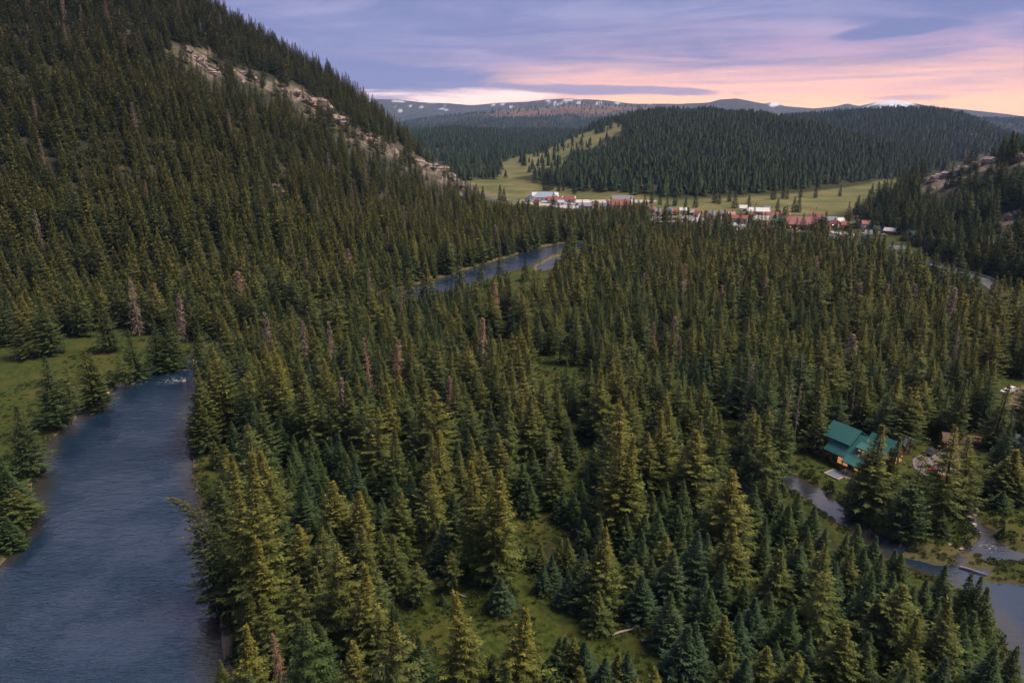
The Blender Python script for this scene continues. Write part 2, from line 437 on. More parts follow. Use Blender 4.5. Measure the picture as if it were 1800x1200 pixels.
# ------------------------------------------------------------------ ground sheet
def build_ground():
    az = np.concatenate([np.radians(np.arange(-180, -50, 2.0)), np.radians(np.arange(-50, 50, 0.15)), np.radians(np.arange(50, 180.01, 2.0))])
    az[-1] = PI
    r = [16.0]
    while r[-1] < 13600: r.append(r[-1] * (1.0105 if r[-1] < 900 else 1.0145))
    r = np.array(r)
    A, R = np.meshgrid(az, r)
    X, Y = R * np.sin(A), R * np.cos(A)
    sd = water_sd(X, Y)
    Z = ground_z(X, Y, sd)
    hz = hills_z(X, Y)
    PX, PY = proj(X, Y, Z)
    na, nr = len(az), len(r)
    co = np.stack([X, Y, Z], -1).reshape(-1, 3)
    i, j = np.meshgrid(np.arange(nr - 1), np.arange(na - 1), indexing='ij')
    a = i * na + j
    fc = np.stack([a, a + 1, a + na + 1, a + na], -1).reshape(-1)
    me = mesh_np('ground', co, fc, 4, smooth=True)
    w = fbm(X / 7, Y / 7, 15, 3) * 2.2

    def soft(poly, n=3, width=3.0):
        P = ground_poly(poly, n)
        m = R < 1400
        d = np.full(X.shape, 400.0)
        d[m] = sdist(P, X[m], Y[m])
        return 1 - sstep(-width, width, d + w)

    grass = np.zeros(X.shape)
    for p in GRASSY: grass = np.maximum(grass, soft(p))
    grass = np.maximum(grass, (1 - sstep(3, 9, sd + w)) * .8)
    grass *= hz < 6
    straw = np.maximum(soft(FAR_MEADOW, 3, 8), 0)
    slope = inside(OPEN_SLOPE, PX + 18 * fbm(X / 60, Y / 60, 8, 3), PY + 9 * fbm(X / 60, Y / 60, 9, 3)) & (R > 900) & (R < 2000)
    straw = np.maximum(straw, slope)
    town = soft(TOWN, 3, 8) * (fbm(X / 30, Y / 30, 19, 3) > -.1)
    grass = np.maximum(grass, town * .85)
    gravel = (1 - sstep(.4, 1.5, sd + .5 * w)) * sstep(-1.5, .2, sd) * np.where(X > 45, .3, 1) * sstep(-.75, -.15, fbm(X / 12, Y / 12, 66, 3))
    dl = line_dist(LANE, X, Y); gravel = np.maximum(gravel, (1 - sstep(1.8, 2.8, dl)) * .8)
    rock = np.zeros(X.shape)
    for (x0, y0, rad, st) in ROCK_SPOTS:
        rock = np.maximum(rock, st * (1 - sstep(.3, 1.1, np.hypot((PX - x0) / rad, (PY - y0) / (rad * .55)) + .5 * fbm(X / 14, Y / 14, 4, 3))) * (R < 1100) * (hz > 3))
    brown = ((R > 3900) & (R < 7300)) * sstep(150, 230, Z + 60 * fbm(X / 500, Y / 500, 44, 4)) * 1.0
    f = fbm(X / 130, Y / 60, 45, 4)
    snow = ((R > 7600)) * sstep(.30, .42, f + (Z / 560 - .78) * .7) * .8 * (PX < 1150)
    peak = np.maximum(1 - np.hypot((PX - 1566) / 60, (PY - 178) / 14), 1 - np.hypot((PX - 1362) / 14, (PY - 182) / 6))
    snow = np.maximum(snow, (R > 7600) * sstep(.0, .3, peak * .9 + f * .55 - .12))
    c1 = np.stack([grass, straw, rock, gravel], -1).reshape(-1)
    c2 = np.stack([snow, brown, (hz > 8) * 1.0, np.ones(X.shape)], -1).reshape(-1)
    for nm, c in (('cover', c1), ('high', c2)):
        at = me.attributes.new(nm, 'FLOAT_COLOR', 'POINT'); at.data.foreach_set('color', np.ascontiguousarray(c, np.float32))
    m, t, b = new_mat('ground_cover')
    P = t.node('ShaderNodeNewGeometry').outputs['Position']
    a1 = t.node('ShaderNodeAttribute', attribute_name='cover'); a2 = t.node('ShaderNodeAttribute', attribute_name='high')
    s1 = t.node('ShaderNodeSeparateColor'); t.put(s1.inputs[0], a1.outputs['Color'])
    s2 = t.node('ShaderNodeSeparateColor'); t.put(s2.inputs[0], a2.outputs['Color'])
    n1 = t.noise(P, .9, 5, .65); n2 = t.noise(P, .11, 4, .6); n3 = t.noise(P, .018, 4, .6); n4 = t.noise(P, 4.0, 3, .6)
    floor = t.mix(t.ramp(n1, .35, .7), (.016, .020, .008), (.046, .038, .018))
    floor = t.mix(t.ramp(n2, .45, .62), floor, (.026, .036, .010))
    g = t.mix(t.ramp(n1, .3, .7), (.018, .030, .006), (.052, .068, .013))
    g = t.mix(t.ramp(n2, .45, .68), g, (.066, .062, .016))
    g = t.mix(t.math('MULTIPLY', t.ramp(n4, .55, .7), .55), g, (.030, .034, .012))
    st = t.mix(t.ramp(n3, .35, .65), (.072, .086, .030), (.145, .126, .052))
    st = t.mix(t.math('MULTIPLY', t.ramp(n2, .5, .7), .5), st, (.10, .085, .04))
    rk = t.mix(t.ramp(n1, .35, .65), (.07, .058, .048), (.27, .215, .185)); rk = t.mix(t.ramp(n2, .42, .6), rk, (.055, .055, .03))
    gv = t.mix(t.ramp(n4, .35, .65), (.085, .060, .042), (.21, .155, .115))
    br = t.mix(t.ramp(n3, .4, .6), (.085, .050, .034), (.15, .092, .055))
    fw = t.mix(t.ramp(n3, .42, .6), (.022, .027, .018), (.05, .045, .03))
    col = t.mix(s2.outputs[2], floor, fw)
    col = t.mix(s1.outputs[0], col, g); col = t.mix(s1.outputs[1], col, st)
    col = t.mix(s2.outputs[1], col, br)
    col = t.mix(s1.outputs[2], col, rk)
    col = t.mix(a1.outputs['Alpha'], col, gv)
    col = t.mix(s2.outputs[0], col, (.62, .62, .68))
    t.put(b.inputs['Base Color'], col)
    b.inputs['Roughness'].default_value = .95; b.inputs['Specular IOR Level'].default_value = .1
    bp = t.node('ShaderNodeBump'); bp.inputs['Strength'].default_value = .7; bp.inputs['Distance'].default_value = .5
    t.put(bp.inputs['Height'], t.math('ADD', n1, t.math('MULTIPLY', n4, .4))); t.put(b.inputs['Normal'], bp.outputs[0])
    o = link('ground', me, m); tag(o, 'valley floor and mountain slopes of grass, forest soil and rock', None, None, 'structure')


OPEN_SLOPE = [(868, 303), (884, 286), (955, 262), (998, 240), (1040, 230), (1088, 216), (1102, 230), (1052, 252), (1004, 270), (985, 290), (930, 308), (880, 312)]
# pixels where bare rock shows on the two near mountains: x, y, radius, strength
ROCK_SPOTS = [(345, 102, 36, 1), (376, 126, 26, 1), (432, 133, 28, .9), (470, 152, 28, 1), (520, 165, 30, 1), (555, 190, 32, 1), (590, 212, 28, 1), (622, 236, 28, 1), (655, 251, 28, 1),
    (690, 268, 28, 1), (730, 285, 30, 1), (765, 298, 32, 1), (795, 318, 30, 1), (820, 338, 20, 1), (490, 335, 20, .8), (235, 62, 18, .5), (300, 85, 20, .6),
    (1650, 318, 34, 1), (1690, 305, 38, 1), (1730, 292, 34, 1), (1635, 332, 24, 1), (1795, 282, 26, 1), (1700, 388, 18, .5), (1770, 388, 32, 1), (1795, 378, 18, .8), (1540, 376, 14, .8), (1502, 392, 16, .9), (1760, 400, 12, .7)]


# ------------------------------------------------------------------ water
def water_mat(name, calm):
    m, t, b = new_mat(name)
    P = t.node('ShaderNodeNewGeometry').outputs['Position']
    mp = t.node('ShaderNodeMapping'); t.put(mp.inputs[0], P); mp.inputs['Rotation'].default_value = (0, 0, .25); mp.inputs['Scale'].default_value = (.42, 1.25, 1)
    n1 = t.noise(mp.outputs[0], .55, 3, .55, .8); n2 = t.noise(mp.outputs[0], 1.9, 3, .6, .6); n3 = t.noise(P, .06, 3, .5); n4 = t.noise(P, 6.0, 2, .5)
    gentle = t.ramp(n3, .40, .62)
    hgt = t.math('ADD', t.math('MULTIPLY', n1, .9), t.math('ADD', t.math('MULTIPLY', n2, .38), t.math('MULTIPLY', n4, .05)))
    bp = t.node('ShaderNodeBump'); bp.inputs['Distance'].default_value = .8
    t.put(bp.inputs['Strength'], t.math('MULTIPLY_ADD', gentle, .48 * calm, .26 * calm)); t.put(bp.inputs['Height'], hgt); t.put(b.inputs['Normal'], bp.outputs[0])
    col = t.mix(n3, (.005, .017, .038), (.010, .024, .048))
    sh = t.node('ShaderNodeAttribute', attribute_name='shallow').outputs['Fac']
    col = t.mix(sh, col, (.034, .030, .020))
    # broken white water where the river turns
    foam = 0.0
    for (px, py), rad in (((303, 668), 6), ((243, 672), 3.5), ((322, 650), 3.5), ((1738, 962), 2.2), ((1722, 934), 1.6)):
        cx, cy = gp(px, py, WATER_Z)
        d = t.node('ShaderNodeVectorMath', operation='DISTANCE'); t.put(d.inputs[0], P); d.inputs[1].default_value = (cx, cy, WATER_Z)
        foam = t.math('MAXIMUM', foam, t.ramp(d.outputs['Value'], rad, rad * .2))
    mp2 = t.node('ShaderNodeMapping'); t.put(mp2.inputs[0], P); mp2.inputs['Rotation'].default_value = (0, 0, .2); mp2.inputs['Scale'].default_value = (.25, 1.1, 1)
    nf = t.noise(mp2.outputs[0], 1.5, 5, .7, 1.2)
    fm = t.math('MULTIPLY', t.ramp(nf, .56, .64), foam)
    col = t.mix(fm, col, (.62, .64, .68))
    t.put(b.inputs['Base Color'], col)
    t.put(b.inputs['Roughness'], t.math('MULTIPLY_ADD', fm, .5, .05))
    b.inputs['IOR'].default_value = 1.5; b.inputs['Specular IOR Level'].default_value = .9
    return m


def build_water():
    for nm, pts, lb in (('river_water', (-170, 170, -40, 660), 'wide rippled river in the valley floor'), ('creek_water', (55, 210, 30, 200), 'calm side channel beside the lodge lawn')):
        x0, x1, y0, y1 = pts
        n = 40
        gx, gy = np.meshgrid(np.linspace(x0, x1, n), np.linspace(y0, y1, n))
        # keep only cells close to open water, so the sheet lies in the channel alone
        X = np.linspace(x0, x1, int((x1 - x0) / 1.6)); Y = np.linspace(y0, y1, int((y1 - y0) / 1.6))
        A, B = np.meshgrid(X, Y)
        main = np.minimum(sdist(RIVER, A, B), sdist(SIDE, A, B)) if nm == 'river_water' else sdist(CREEK, A, B)
        ok = main < 6.5
        cell = ok[:-1, :-1] | ok[1:, :-1] | ok[:-1, 1:] | ok[1:, 1:]
        na = len(X)
        i, j = np.nonzero(cell)
        a = i * na + j
        fc = np.stack([a, a + 1, a + na + 1, a + na], -1)
        used, inv = np.unique(fc.ravel(), return_inverse=True)
        co = np.stack([A.ravel()[used], B.ravel()[used], np.full(len(used), WATER_Z)], -1)
        me = mesh_np(nm, co, inv, 4)
        sh = me.attributes.new('shallow', 'FLOAT', 'POINT'); sh.data.foreach_set('value', (sstep(-5.5, -.5, main.ravel()[used] + 2.5 * fbm(co[:, 0] / 6, co[:, 1] / 6, 18, 3)) * .85).astype(np.float32))
        tag(link(nm, me, water_mat(nm, 1.0 if nm == 'river_water' else .22)), lb, None, None, 'structure')


# ------------------------------------------------------------------ sky, light, air
SUN_AZ, SUN_EL = math.radians(88), math.radians(58)


def build_sky():
    w = bpy.data.worlds.new('World'); SC.world = w; w.use_nodes = True
    t = NT(w.node_tree); bg = t.n['Background']
    D = t.node('ShaderNodeTexCoord').outputs['Generated']
    sx = t.node('ShaderNodeSeparateXYZ'); t.put(sx.inputs[0], D)
    el = t.math('MULTIPLY', t.math('ARCSINE', sx.outputs[2]), 180 / PI)
    az = t.math('MULTIPLY', t.math('ARCTAN2', sx.outputs[0], sx.outputs[1]), 180 / PI)
    cv = t.node('ShaderNodeCombineXYZ'); t.put(cv.inputs[0], az); t.put(cv.inputs[1], el)

    def cloud(sx_, sy_, detail=5, dist=.6, off=0.0):
        mp = t.node('ShaderNodeMapping'); t.put(mp.inputs[0], cv.outputs[0]); mp.inputs['Scale'].default_value = (sx_, sy_, 1); mp.inputs['Location'].default_value = (off, off * .7, off)
        mp.inputs['Rotation'].default_value = (0, 0, .03)
        return t.noise(mp.outputs[0], 1.0, detail, .58, dist)

    def blob(a, e, wa, we, tilt=0.0):
        da = t.math('SUBTRACT', az, a); de = t.math('SUBTRACT', t.math('SUBTRACT', el, e), t.math('MULTIPLY', da, tilt))
        q = t.math('ADD', t.math('POWER', t.math('ABSOLUTE', t.math('DIVIDE', da, wa)), 2.0), t.math('POWER', t.math('ABSOLUTE', t.math('DIVIDE', de, we)), 2.0))
        return t.math('SUBTRACT', 1.0, q)
    big = cloud(.055, .30, 7, 1.1, 3.1); fine = cloud(.075, .55, 5, .9, 7.7); wisp = cloud(.07, 1.1, 6, .8, 1.3)
    lav = t.mix(t.ramp(big, .30, .72), (.145, .175, .365), (.295, .285, .475))
    lav = t.mix(t.math('MULTIPLY', t.ramp(fine, .42, .85), .35), lav, (.44, .375, .58))
    zen = t.mix(t.ramp(cloud(.03, .06, 4, .6, 11.0), .35, .65), (.38, .39, .60), (.60, .54, .70))
    col = t.mix(t.ramp(el, 10, 26), lav, zen)
    col = t.mix(t.ramp(el, 30, 52), col, (.15, .20, .40))
    gl = t.ramp(t.math('ADD', cloud(.045, .42, 7, 1.3, 21.0), t.math('MULTIPLY', wisp, .25)), .60, .82)
    col = t.mix(t.math('MULTIPLY', gl, t.math('MULTIPLY', t.ramp(el, 2.0, 4.0), t.ramp(el, 30, 14))), col, (.165, .185, .385))
    col = t.mix(t.math('MULTIPLY', t.ramp(sx.outputs[1], .35, -.45), .62), col, (.075, .095, .20))
    right = t.ramp(az, -16, 22)
    pink = t.math('MULTIPLY', t.math('MULTIPLY', t.ramp(el, 8.6, 3.6), right), t.ramp(t.math('ADD', fine, t.math('MULTIPLY', big, .8)), .45, 1.25))
    col = t.mix(pink, col, (.80, .42, .52))
    glow = t.math('MULTIPLY', t.ramp(t.math('ADD', el, t.math('MULTIPLY', t.math('SUBTRACT', wisp, .5), 5.0)), 5.8, 1.6), t.ramp(az, -22, 14))
    col = t.mix(glow, col, (1.5, .72, .40))
    hot = t.math('MULTIPLY', t.ramp(t.math('ADD', el, t.math('MULTIPLY', t.math('SUBTRACT', wisp, .5), 2.5)), 3.2, .8), t.ramp(az, -10, 20))
    col = t.mix(t.math('MULTIPLY', hot, .85), col, (1.75, .80, .34))
    strip = t.math('MULTIPLY', t.ramp(t.math('ADD', blob(-5, 2.35, 8, .75), t.math('MULTIPLY', t.math('SUBTRACT', wisp, .5), 2.4)), -.1, .5), .9)
    col = t.mix(strip, col, (1.5, 1.0, .82))

    def bank(a, e, wa, we, tilt, strength, c, thr=0.0):
        nonlocal col
        f = t.ramp(t.math('ADD', blob(a, e, wa, we, tilt), t.math('MULTIPLY', t.math('SUBTRACT', fine, .5), 3.2)), thr - .15, thr + .65)
        col = t.mix(t.math('MULTIPLY', f, strength), col, c)
    bank(-12, 3.8, 13, 1.25, -.05, .92, (.165, .185, .40))
    bank(5, 2.9, 12, .42, -.03, .8, (.255, .235, .42))
    bank(-17, 2.0, 10, .9, 0, .8, (.20, .215, .42))
    bank(28.2, 6.55, 4.6, .62, .10, .95, (.15, .165, .36), .1)
    bank(36, 8.7, 13, 2.2, .05, .85, (.15, .17, .37))
    bank(37, 5.4, 4.5, .7, -.12, .7, (.30, .25, .43), .1)
    bank(29, 2.0, 4, .28, 0, .6, (.55, .36, .43), .2)
    sky = t.node('ShaderNodeTexSky', sky_type='NISHITA'); sky.sun_disc = False; sky.sun_elevation = SUN_EL; sky.sun_rotation = SUN_AZ
    sk = t.node('ShaderNodeMix', data_type='RGBA', blend_type='ADD'); sk.inputs[0].default_value = 1.0
    t.put(sk.inputs[6], col)
    dim = t.node('ShaderNodeMix', data_type='RGBA', blend_type='MULTIPLY'); dim.inputs[0].default_value = 1.0
    t.put(dim.inputs[6], sky.outputs[0]); dim.inputs[7].default_value = (.004, .004, .004, 1)
    t.put(sk.inputs[7], dim.outputs[2])
    t.put(bg.inputs[0], sk.outputs[2]); bg.inputs[1].default_value = 1.0
    w.cycles.sampling_method = 'MANUAL'; w.cycles.sample_map_resolution = 1024
    L = bpy.data.lights.new('evening_sun', 'SUN'); L.energy = 5.0; L.angle = math.radians(30); L.color = (1, .84, .62)
    o = bpy.data.objects.new('evening_sun', L); COL.objects.link(o)
    d = Vector((math.sin(SUN_AZ) * math.cos(SUN_EL), math.cos(SUN_AZ) * math.cos(SUN_EL), math.sin(SUN_EL)))
    o.rotation_euler = d.to_track_quat('Z', 'Y').to_euler()
    v = SC.view_settings; v.view_transform = 'Standard'; v.look = 'None'; v.exposure = 0.4; v.gamma = 1; v.use_curve_mapping = False


def build_haze(den=4.2e-5):
    m = bpy.data.materials.new('valley_air'); m.use_nodes = True
    nt = m.node_tree; nt.nodes.remove(nt.nodes['Principled BSDF'])
    v = nt.nodes.new('ShaderNodeVolumePrincipled'); v.inputs['Color'].default_value = (.42, .58, 1.0, 1); v.inputs['Density'].default_value = den
    nt.links.new(v.outputs[0], nt.nodes['Material Output'].inputs['Volume'])
    s = MB().box(-14200, 14200, -14150, 14150, -6, 1100)
    tag(s.build('haze', m), 'thin blue evening haze over the valley', None, None, 'stuff')


def build_camera():
    c = bpy.data.cameras.new('camera'); o = bpy.data.objects.new('camera', c); COL.objects.link(o)
    c.sensor_width = 36; c.lens = 24; c.clip_start = .5; c.clip_end = 90000
    o.location = (0, 0, H0); o.rotation_euler = (PI / 2 - PITCH, 0, 0)
    SC.camera = o


# ------------------------------------------------------------------ trees
def foliage_mat(name='needle_foliage', dead=False):
    m, t, b = new_mat(name)
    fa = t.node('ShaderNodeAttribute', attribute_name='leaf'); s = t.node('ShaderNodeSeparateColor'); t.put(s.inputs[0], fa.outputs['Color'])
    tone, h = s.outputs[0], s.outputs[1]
    if dead:
        c = t.mix(tone, (.12, .085, .070), (.30, .225, .20))
        red = t.node('ShaderNodeAttribute', attribute_type='INSTANCER', attribute_name='gold').outputs['Fac']
        c = t.mix(t.math('MULTIPLY', red, .8), c, (.25, .135, .095))
    else:
        ti = t.node('ShaderNodeAttribute', attribute_type='INSTANCER', attribute_name='tint').outputs['Fac']
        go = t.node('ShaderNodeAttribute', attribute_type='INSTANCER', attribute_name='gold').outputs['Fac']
        dk = t.mix(ti, (.013, .025, .008), (.011, .026, .014))
        lt = t.mix(ti, (.068, .102, .026), (.050, .088, .044))
        c = t.mix(tone, dk, lt)
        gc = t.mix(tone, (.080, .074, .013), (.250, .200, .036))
        f = t.math('MULTIPLY', go, t.math('MULTIPLY_ADD', t.math('POWER', h, 1.4), .85, .12))  # gold rises towards the top: cones, new growth, plus warm light painted in
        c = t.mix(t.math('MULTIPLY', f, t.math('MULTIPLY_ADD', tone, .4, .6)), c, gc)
    t.put(b.inputs['Base Color'], c)
    b.inputs['Roughness'].default_value = .8; b.inputs['Specular IOR Level'].default_value = .12
    return m


def diamonds(p, d, w, l, name, tone, h):
    """many small needle sprays: base p, direction d, half width vector w, length l"""
    n = len(p)
    co = np.empty((n, 4, 3))
    co[:, 0] = p; co[:, 1] = p + d * (l * .42)[:, None] + w; co[:, 2] = p + d * l[:, None]; co[:, 3] = p + d * (l * .42)[:, None] - w
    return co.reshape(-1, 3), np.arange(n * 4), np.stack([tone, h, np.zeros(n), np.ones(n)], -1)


def crown_arrays(H, R, cb, seed, step, leaf, width, top_tilt=34, low_tilt=-20, droop=16, rough=.2, thin=0.0, power=.82, hang=1):
    g = np.random.default_rng(seed)
    P, D, W, L, T, HH = [], [], [], [], [], []
    z = cb * H; k = 0
    gap_az = g.uniform(0, 2 * PI)
    while z < H * .992:
        t = (z / H - cb) / (1 - cb)
        prof = (1 - t) ** power * (.62 + .38 * min(1, t / .14)) + .02
        Lr = R * prof
        nb = max(3, int(round((7.5 - 3 * t) * (1 - thin))))
        for q in range(nb):
            a = 2.399 * k + q * 2 * PI / nb + g.normal(0, .22)
            zz = z + g.normal(0, step * .3)
            ln = Lr * (1 + rough * g.normal()) * (1 - .25 * (math.cos(a - gap_az) > .75) * g.random())
            ln = max(ln, .18)
            if g.random() < thin * .3: continue
            th = math.radians(low_tilt + (top_tilt - low_tilt) * t ** .8 + g.normal(0, 7))
            ns = max(2, int(ln / (leaf * .52)))
            s = (np.arange(ns) + .6) / ns
            s0 = .12 if t > .5 else .22
            s = s0 + (1 - s0) * s
            rad = s * ln * math.cos(th)
            hz = s * ln * math.sin(th) - droop / 100 * ln * np.sin(PI * s * .75) * (1 - .6 * t) + .12 * ln * s ** 3
            ca, sa = math.cos(a), math.sin(a)
            base = np.stack([rad * ca, rad * sa, zz + hz], -1)
            out = np.array([ca, sa, math.sin(th) * .6]); out /= np.linalg.norm(out)
            side = np.array([-sa, ca, 0])
            tn = g.uniform(.0, .35) + .65 * g.random(ns)
            for sgn in ((1, -1, 0) if hang else (1, -1)):
                fw = g.uniform(.45, .95, ns)
                if sgn:
                    d = out[None] * fw[:, None] + side[None] * sgn + np.array([0, 0, -1])[None] * g.uniform(.05, .45, ns)[:, None]
                    lf = leaf * (1.15 - .55 * s) * g.uniform(.75, 1.3, ns) * (.42 + .58 * min(1, ln / 2.2))
                else:
                    d = out[None] * g.uniform(.6, 1.0, ns)[:, None] + side[None] * g.normal(0, .35, ns)[:, None] + np.array([0, 0, 1])[None] * g.uniform(-.75, .3, ns)[:, None]
                    lf = leaf * g.uniform(.65, 1.05, ns) * (.45 + .55 * min(1, ln / 2.2))
                d /= np.linalg.norm(d, axis=1)[:, None]
                wv = np.cross(d, np.array([0, 0, 1.0]) + g.normal(0, .35, (ns, 3)))
                wv /= np.linalg.norm(wv, axis=1)[:, None] + 1e-6
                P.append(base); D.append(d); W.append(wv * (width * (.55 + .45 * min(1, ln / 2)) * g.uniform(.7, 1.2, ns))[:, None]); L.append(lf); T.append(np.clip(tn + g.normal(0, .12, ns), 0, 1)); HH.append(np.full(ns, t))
        z += step * (1.15 - .45 * t); k += 1
    # leader shoot
    n = 5
    P.append(np.stack([np.zeros(n), np.zeros(n), np.linspace(H * .955, H * .99, n)], -1)); d = g.normal(0, .25, (n, 3)); d[:, 2] = 1; d /= np.linalg.norm(d, axis=1)[:, None]
    D.append(d); W.append(np.cross(d, g.normal(0, 1, (n, 3))) * width * .5); L.append(np.full(n, leaf * 1.1)); T.append(np.full(n, .8)); HH.append(np.ones(n))
    return [np.concatenate(v) for v in (P, D, W, L, T, HH)]


def bend(co, H):
    """crook of a trunk that leans out over the water, then hooks over at its tip"""
    z = co[:, 2] / H
    q = np.clip(z - .72, 0, 1)
    out = co.copy()
    out[:, 0] = co[:, 0] - H * (.05 * z ** 2 + 1.5 * q ** 1.35 * .62)
    out[:, 2] = co[:, 2] - H * (q ** 1.6) * .75
    return out


def crown_mesh(name, mat, H=20.0, bent=False, **kw):
    p, d, w, l, t, h = crown_arrays(H, **kw)
    co, fc, at = diamonds(p, d, w, l, name, t, h)
    if bent: co = bend(co, H)
    me = mesh_np(name, co, fc, 4)
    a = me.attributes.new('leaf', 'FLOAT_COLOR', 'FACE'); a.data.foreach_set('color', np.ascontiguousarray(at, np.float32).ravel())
    me.materials.append(mat)
    return me


def trunk_mesh(name, mat, H=20.0, r=.27, seed=0, twigs=0, cb=.1, bent=False, wob=.06):
    g = random.Random(seed)
    mb = MB()
    zs = [-.8, 0, .5, 2, 4.5, 7.5, 10.5, 13.5, 16, 18, 19.5]
    pts = [(g.uniform(-wob, wob) * (z > 2), g.uniform(-wob, wob) * (z > 2), z * H / 20) for z in zs]
    rad = [r * 1.5, r * 1.35, r * 1.08, r, r * .88, r * .74, r * .6, r * .44, r * .3, r * .16, r * .05]
    if bent:
        pts = [tuple(v) for v in bend(np.array(pts), H)]
    mb.tube(pts, rad, 8)
    for k in range(twigs):
        z = g.uniform(.14, cb + .1) * H; a = g.uniform(0, 2 * PI); ln = g.uniform(.6, 1.9)
        mb.tube([(0, 0, z), (math.cos(a) * ln * .6, math.sin(a) * ln * .6, z - .05), (math.cos(a) * ln, math.sin(a) * ln, z - .3)], [.05, .035, .01], 4)
    me = mb.mesh(name); me.materials.append(mat)
    return me


def dead_mesh(name, mat, H=20.0, R=2.4, seed=0, dense=1.0, cb=.12):
    """bare branch skeleton: thin drooping strips round the trunk"""
    g = np.random.default_rng(seed)
    P, D, W, L, T, HH = [], [], [], [], [], []
    z = cb * H
    while z < H * .97:
        t = (z / H - cb) / (1 - cb)
        for q in range(int(4 + 4 * dense)):
            a = g.uniform(0, 2 * PI); ln = R * ((1 - t) ** .8 + .06) * g.uniform(.4, 1.1)
            th = math.radians(-28 + 40 * t + g.normal(0, 9))
            d = np.array([math.cos(a) * math.cos(th), math.sin(a) * math.cos(th), math.sin(th)])
            p = np.array([0, 0, z + g.normal(0, .15)])
            wv = np.cross(d, g.normal(0, 1, 3)); wv /= np.linalg.norm(wv)
            P.append(p); D.append(d); W.append(wv * .055); L.append(ln); T.append(g.random()); HH.append(t)
            for s in np.arange(.35, 1, .26 / dense):
                sd_ = np.cross(d, [0, 0, 1.0]); sd_ /= np.linalg.norm(sd_)
                dd = d * .6 + sd_ * g.choice([-1, 1]) * .8 + np.array([0, 0, -.45]); dd /= np.linalg.norm(dd)
                wv = np.cross(dd, g.normal(0, 1, 3)); wv /= np.linalg.norm(wv)
                P.append(p + d * ln * s); D.append(dd); W.append(wv * .05 * (1 + dense)); L.append(g.uniform(.3, .9) * (1.1 - .5 * t)); T.append(g.random()); HH.append(t)
        z += .42
    co, fc, at = diamonds(np.array(P), np.array(D), np.array(W), np.array(L), name, np.array(T), np.array(HH))
    me = mesh_np(name, co, fc, 4)
    a = me.attributes.new('leaf', 'FLOAT_COLOR', 'FACE'); a.data.foreach_set('color', np.ascontiguousarray(at, np.float32).ravel())
    me.materials.append(mat)
    return me


def far_mesh(name, mats, H=20.0, R=3.6, seed=0, tiers=6, n=8):
    """tree for the far slopes: ragged skirts of spikes"""
    g = np.random.default_rng(seed)
    co, col = [], []
    for k in range(tiers):
        t0 = k / tiers
        zt = H * (.12 + .88 * min(1, t0 + 1.75 / tiers)); zb = H * (.06 + .9 * t0); rr = R * (1 - t0) ** .85 + .12
        a0 = g.uniform(0, 2 * PI)
        for q in range(n):
            a = a0 + (q + g.uniform(-.3, .3)) * 2 * PI / n; w = PI / n * g.uniform(.8, 1.3)
            r2 = rr * g.uniform(.75, 1.2)
            co += [(0, 0, zt), (r2 * .62 * math.cos(a - w), r2 * .62 * math.sin(a - w), zb + (zt - zb) * .32), (r2 * math.cos(a), r2 * math.sin(a), zb + g.uniform(-.3, .5)), (r2 * .62 * math.cos(a + w), r2 * .62 * math.sin(a + w), zb + (zt - zb) * .32)]
            col.append((g.random() * .55, t0, 0, 1))  # darker tone range, painted in for the self-shade these skirts lack
    me = mesh_np(name, np.array(co), np.arange(len(co)), 4)
    a = me.attributes.new('leaf', 'FLOAT_COLOR', 'FACE'); a.data.foreach_set('color', np.array(col, np.float32).ravel())
    me.materials.append(mats[0])
    return me


def joined(name, crown, trunk):
    """one mesh holding a crown and a trunk, for the trees of a far wood"""
    bm = bmesh.new(); bm.from_mesh(crown)
    n0 = len(bm.faces); bm.from_mesh(trunk); bm.faces.ensure_lookup_table()
    for f in bm.faces[n0:]: f.material_index = 1
    me = bpy.data.meshes.new(name); bm.to_mesh(me); bm.free()
    for m in (crown.materials[0], trunk.materials[0]): me.materials.append(m)
    return me


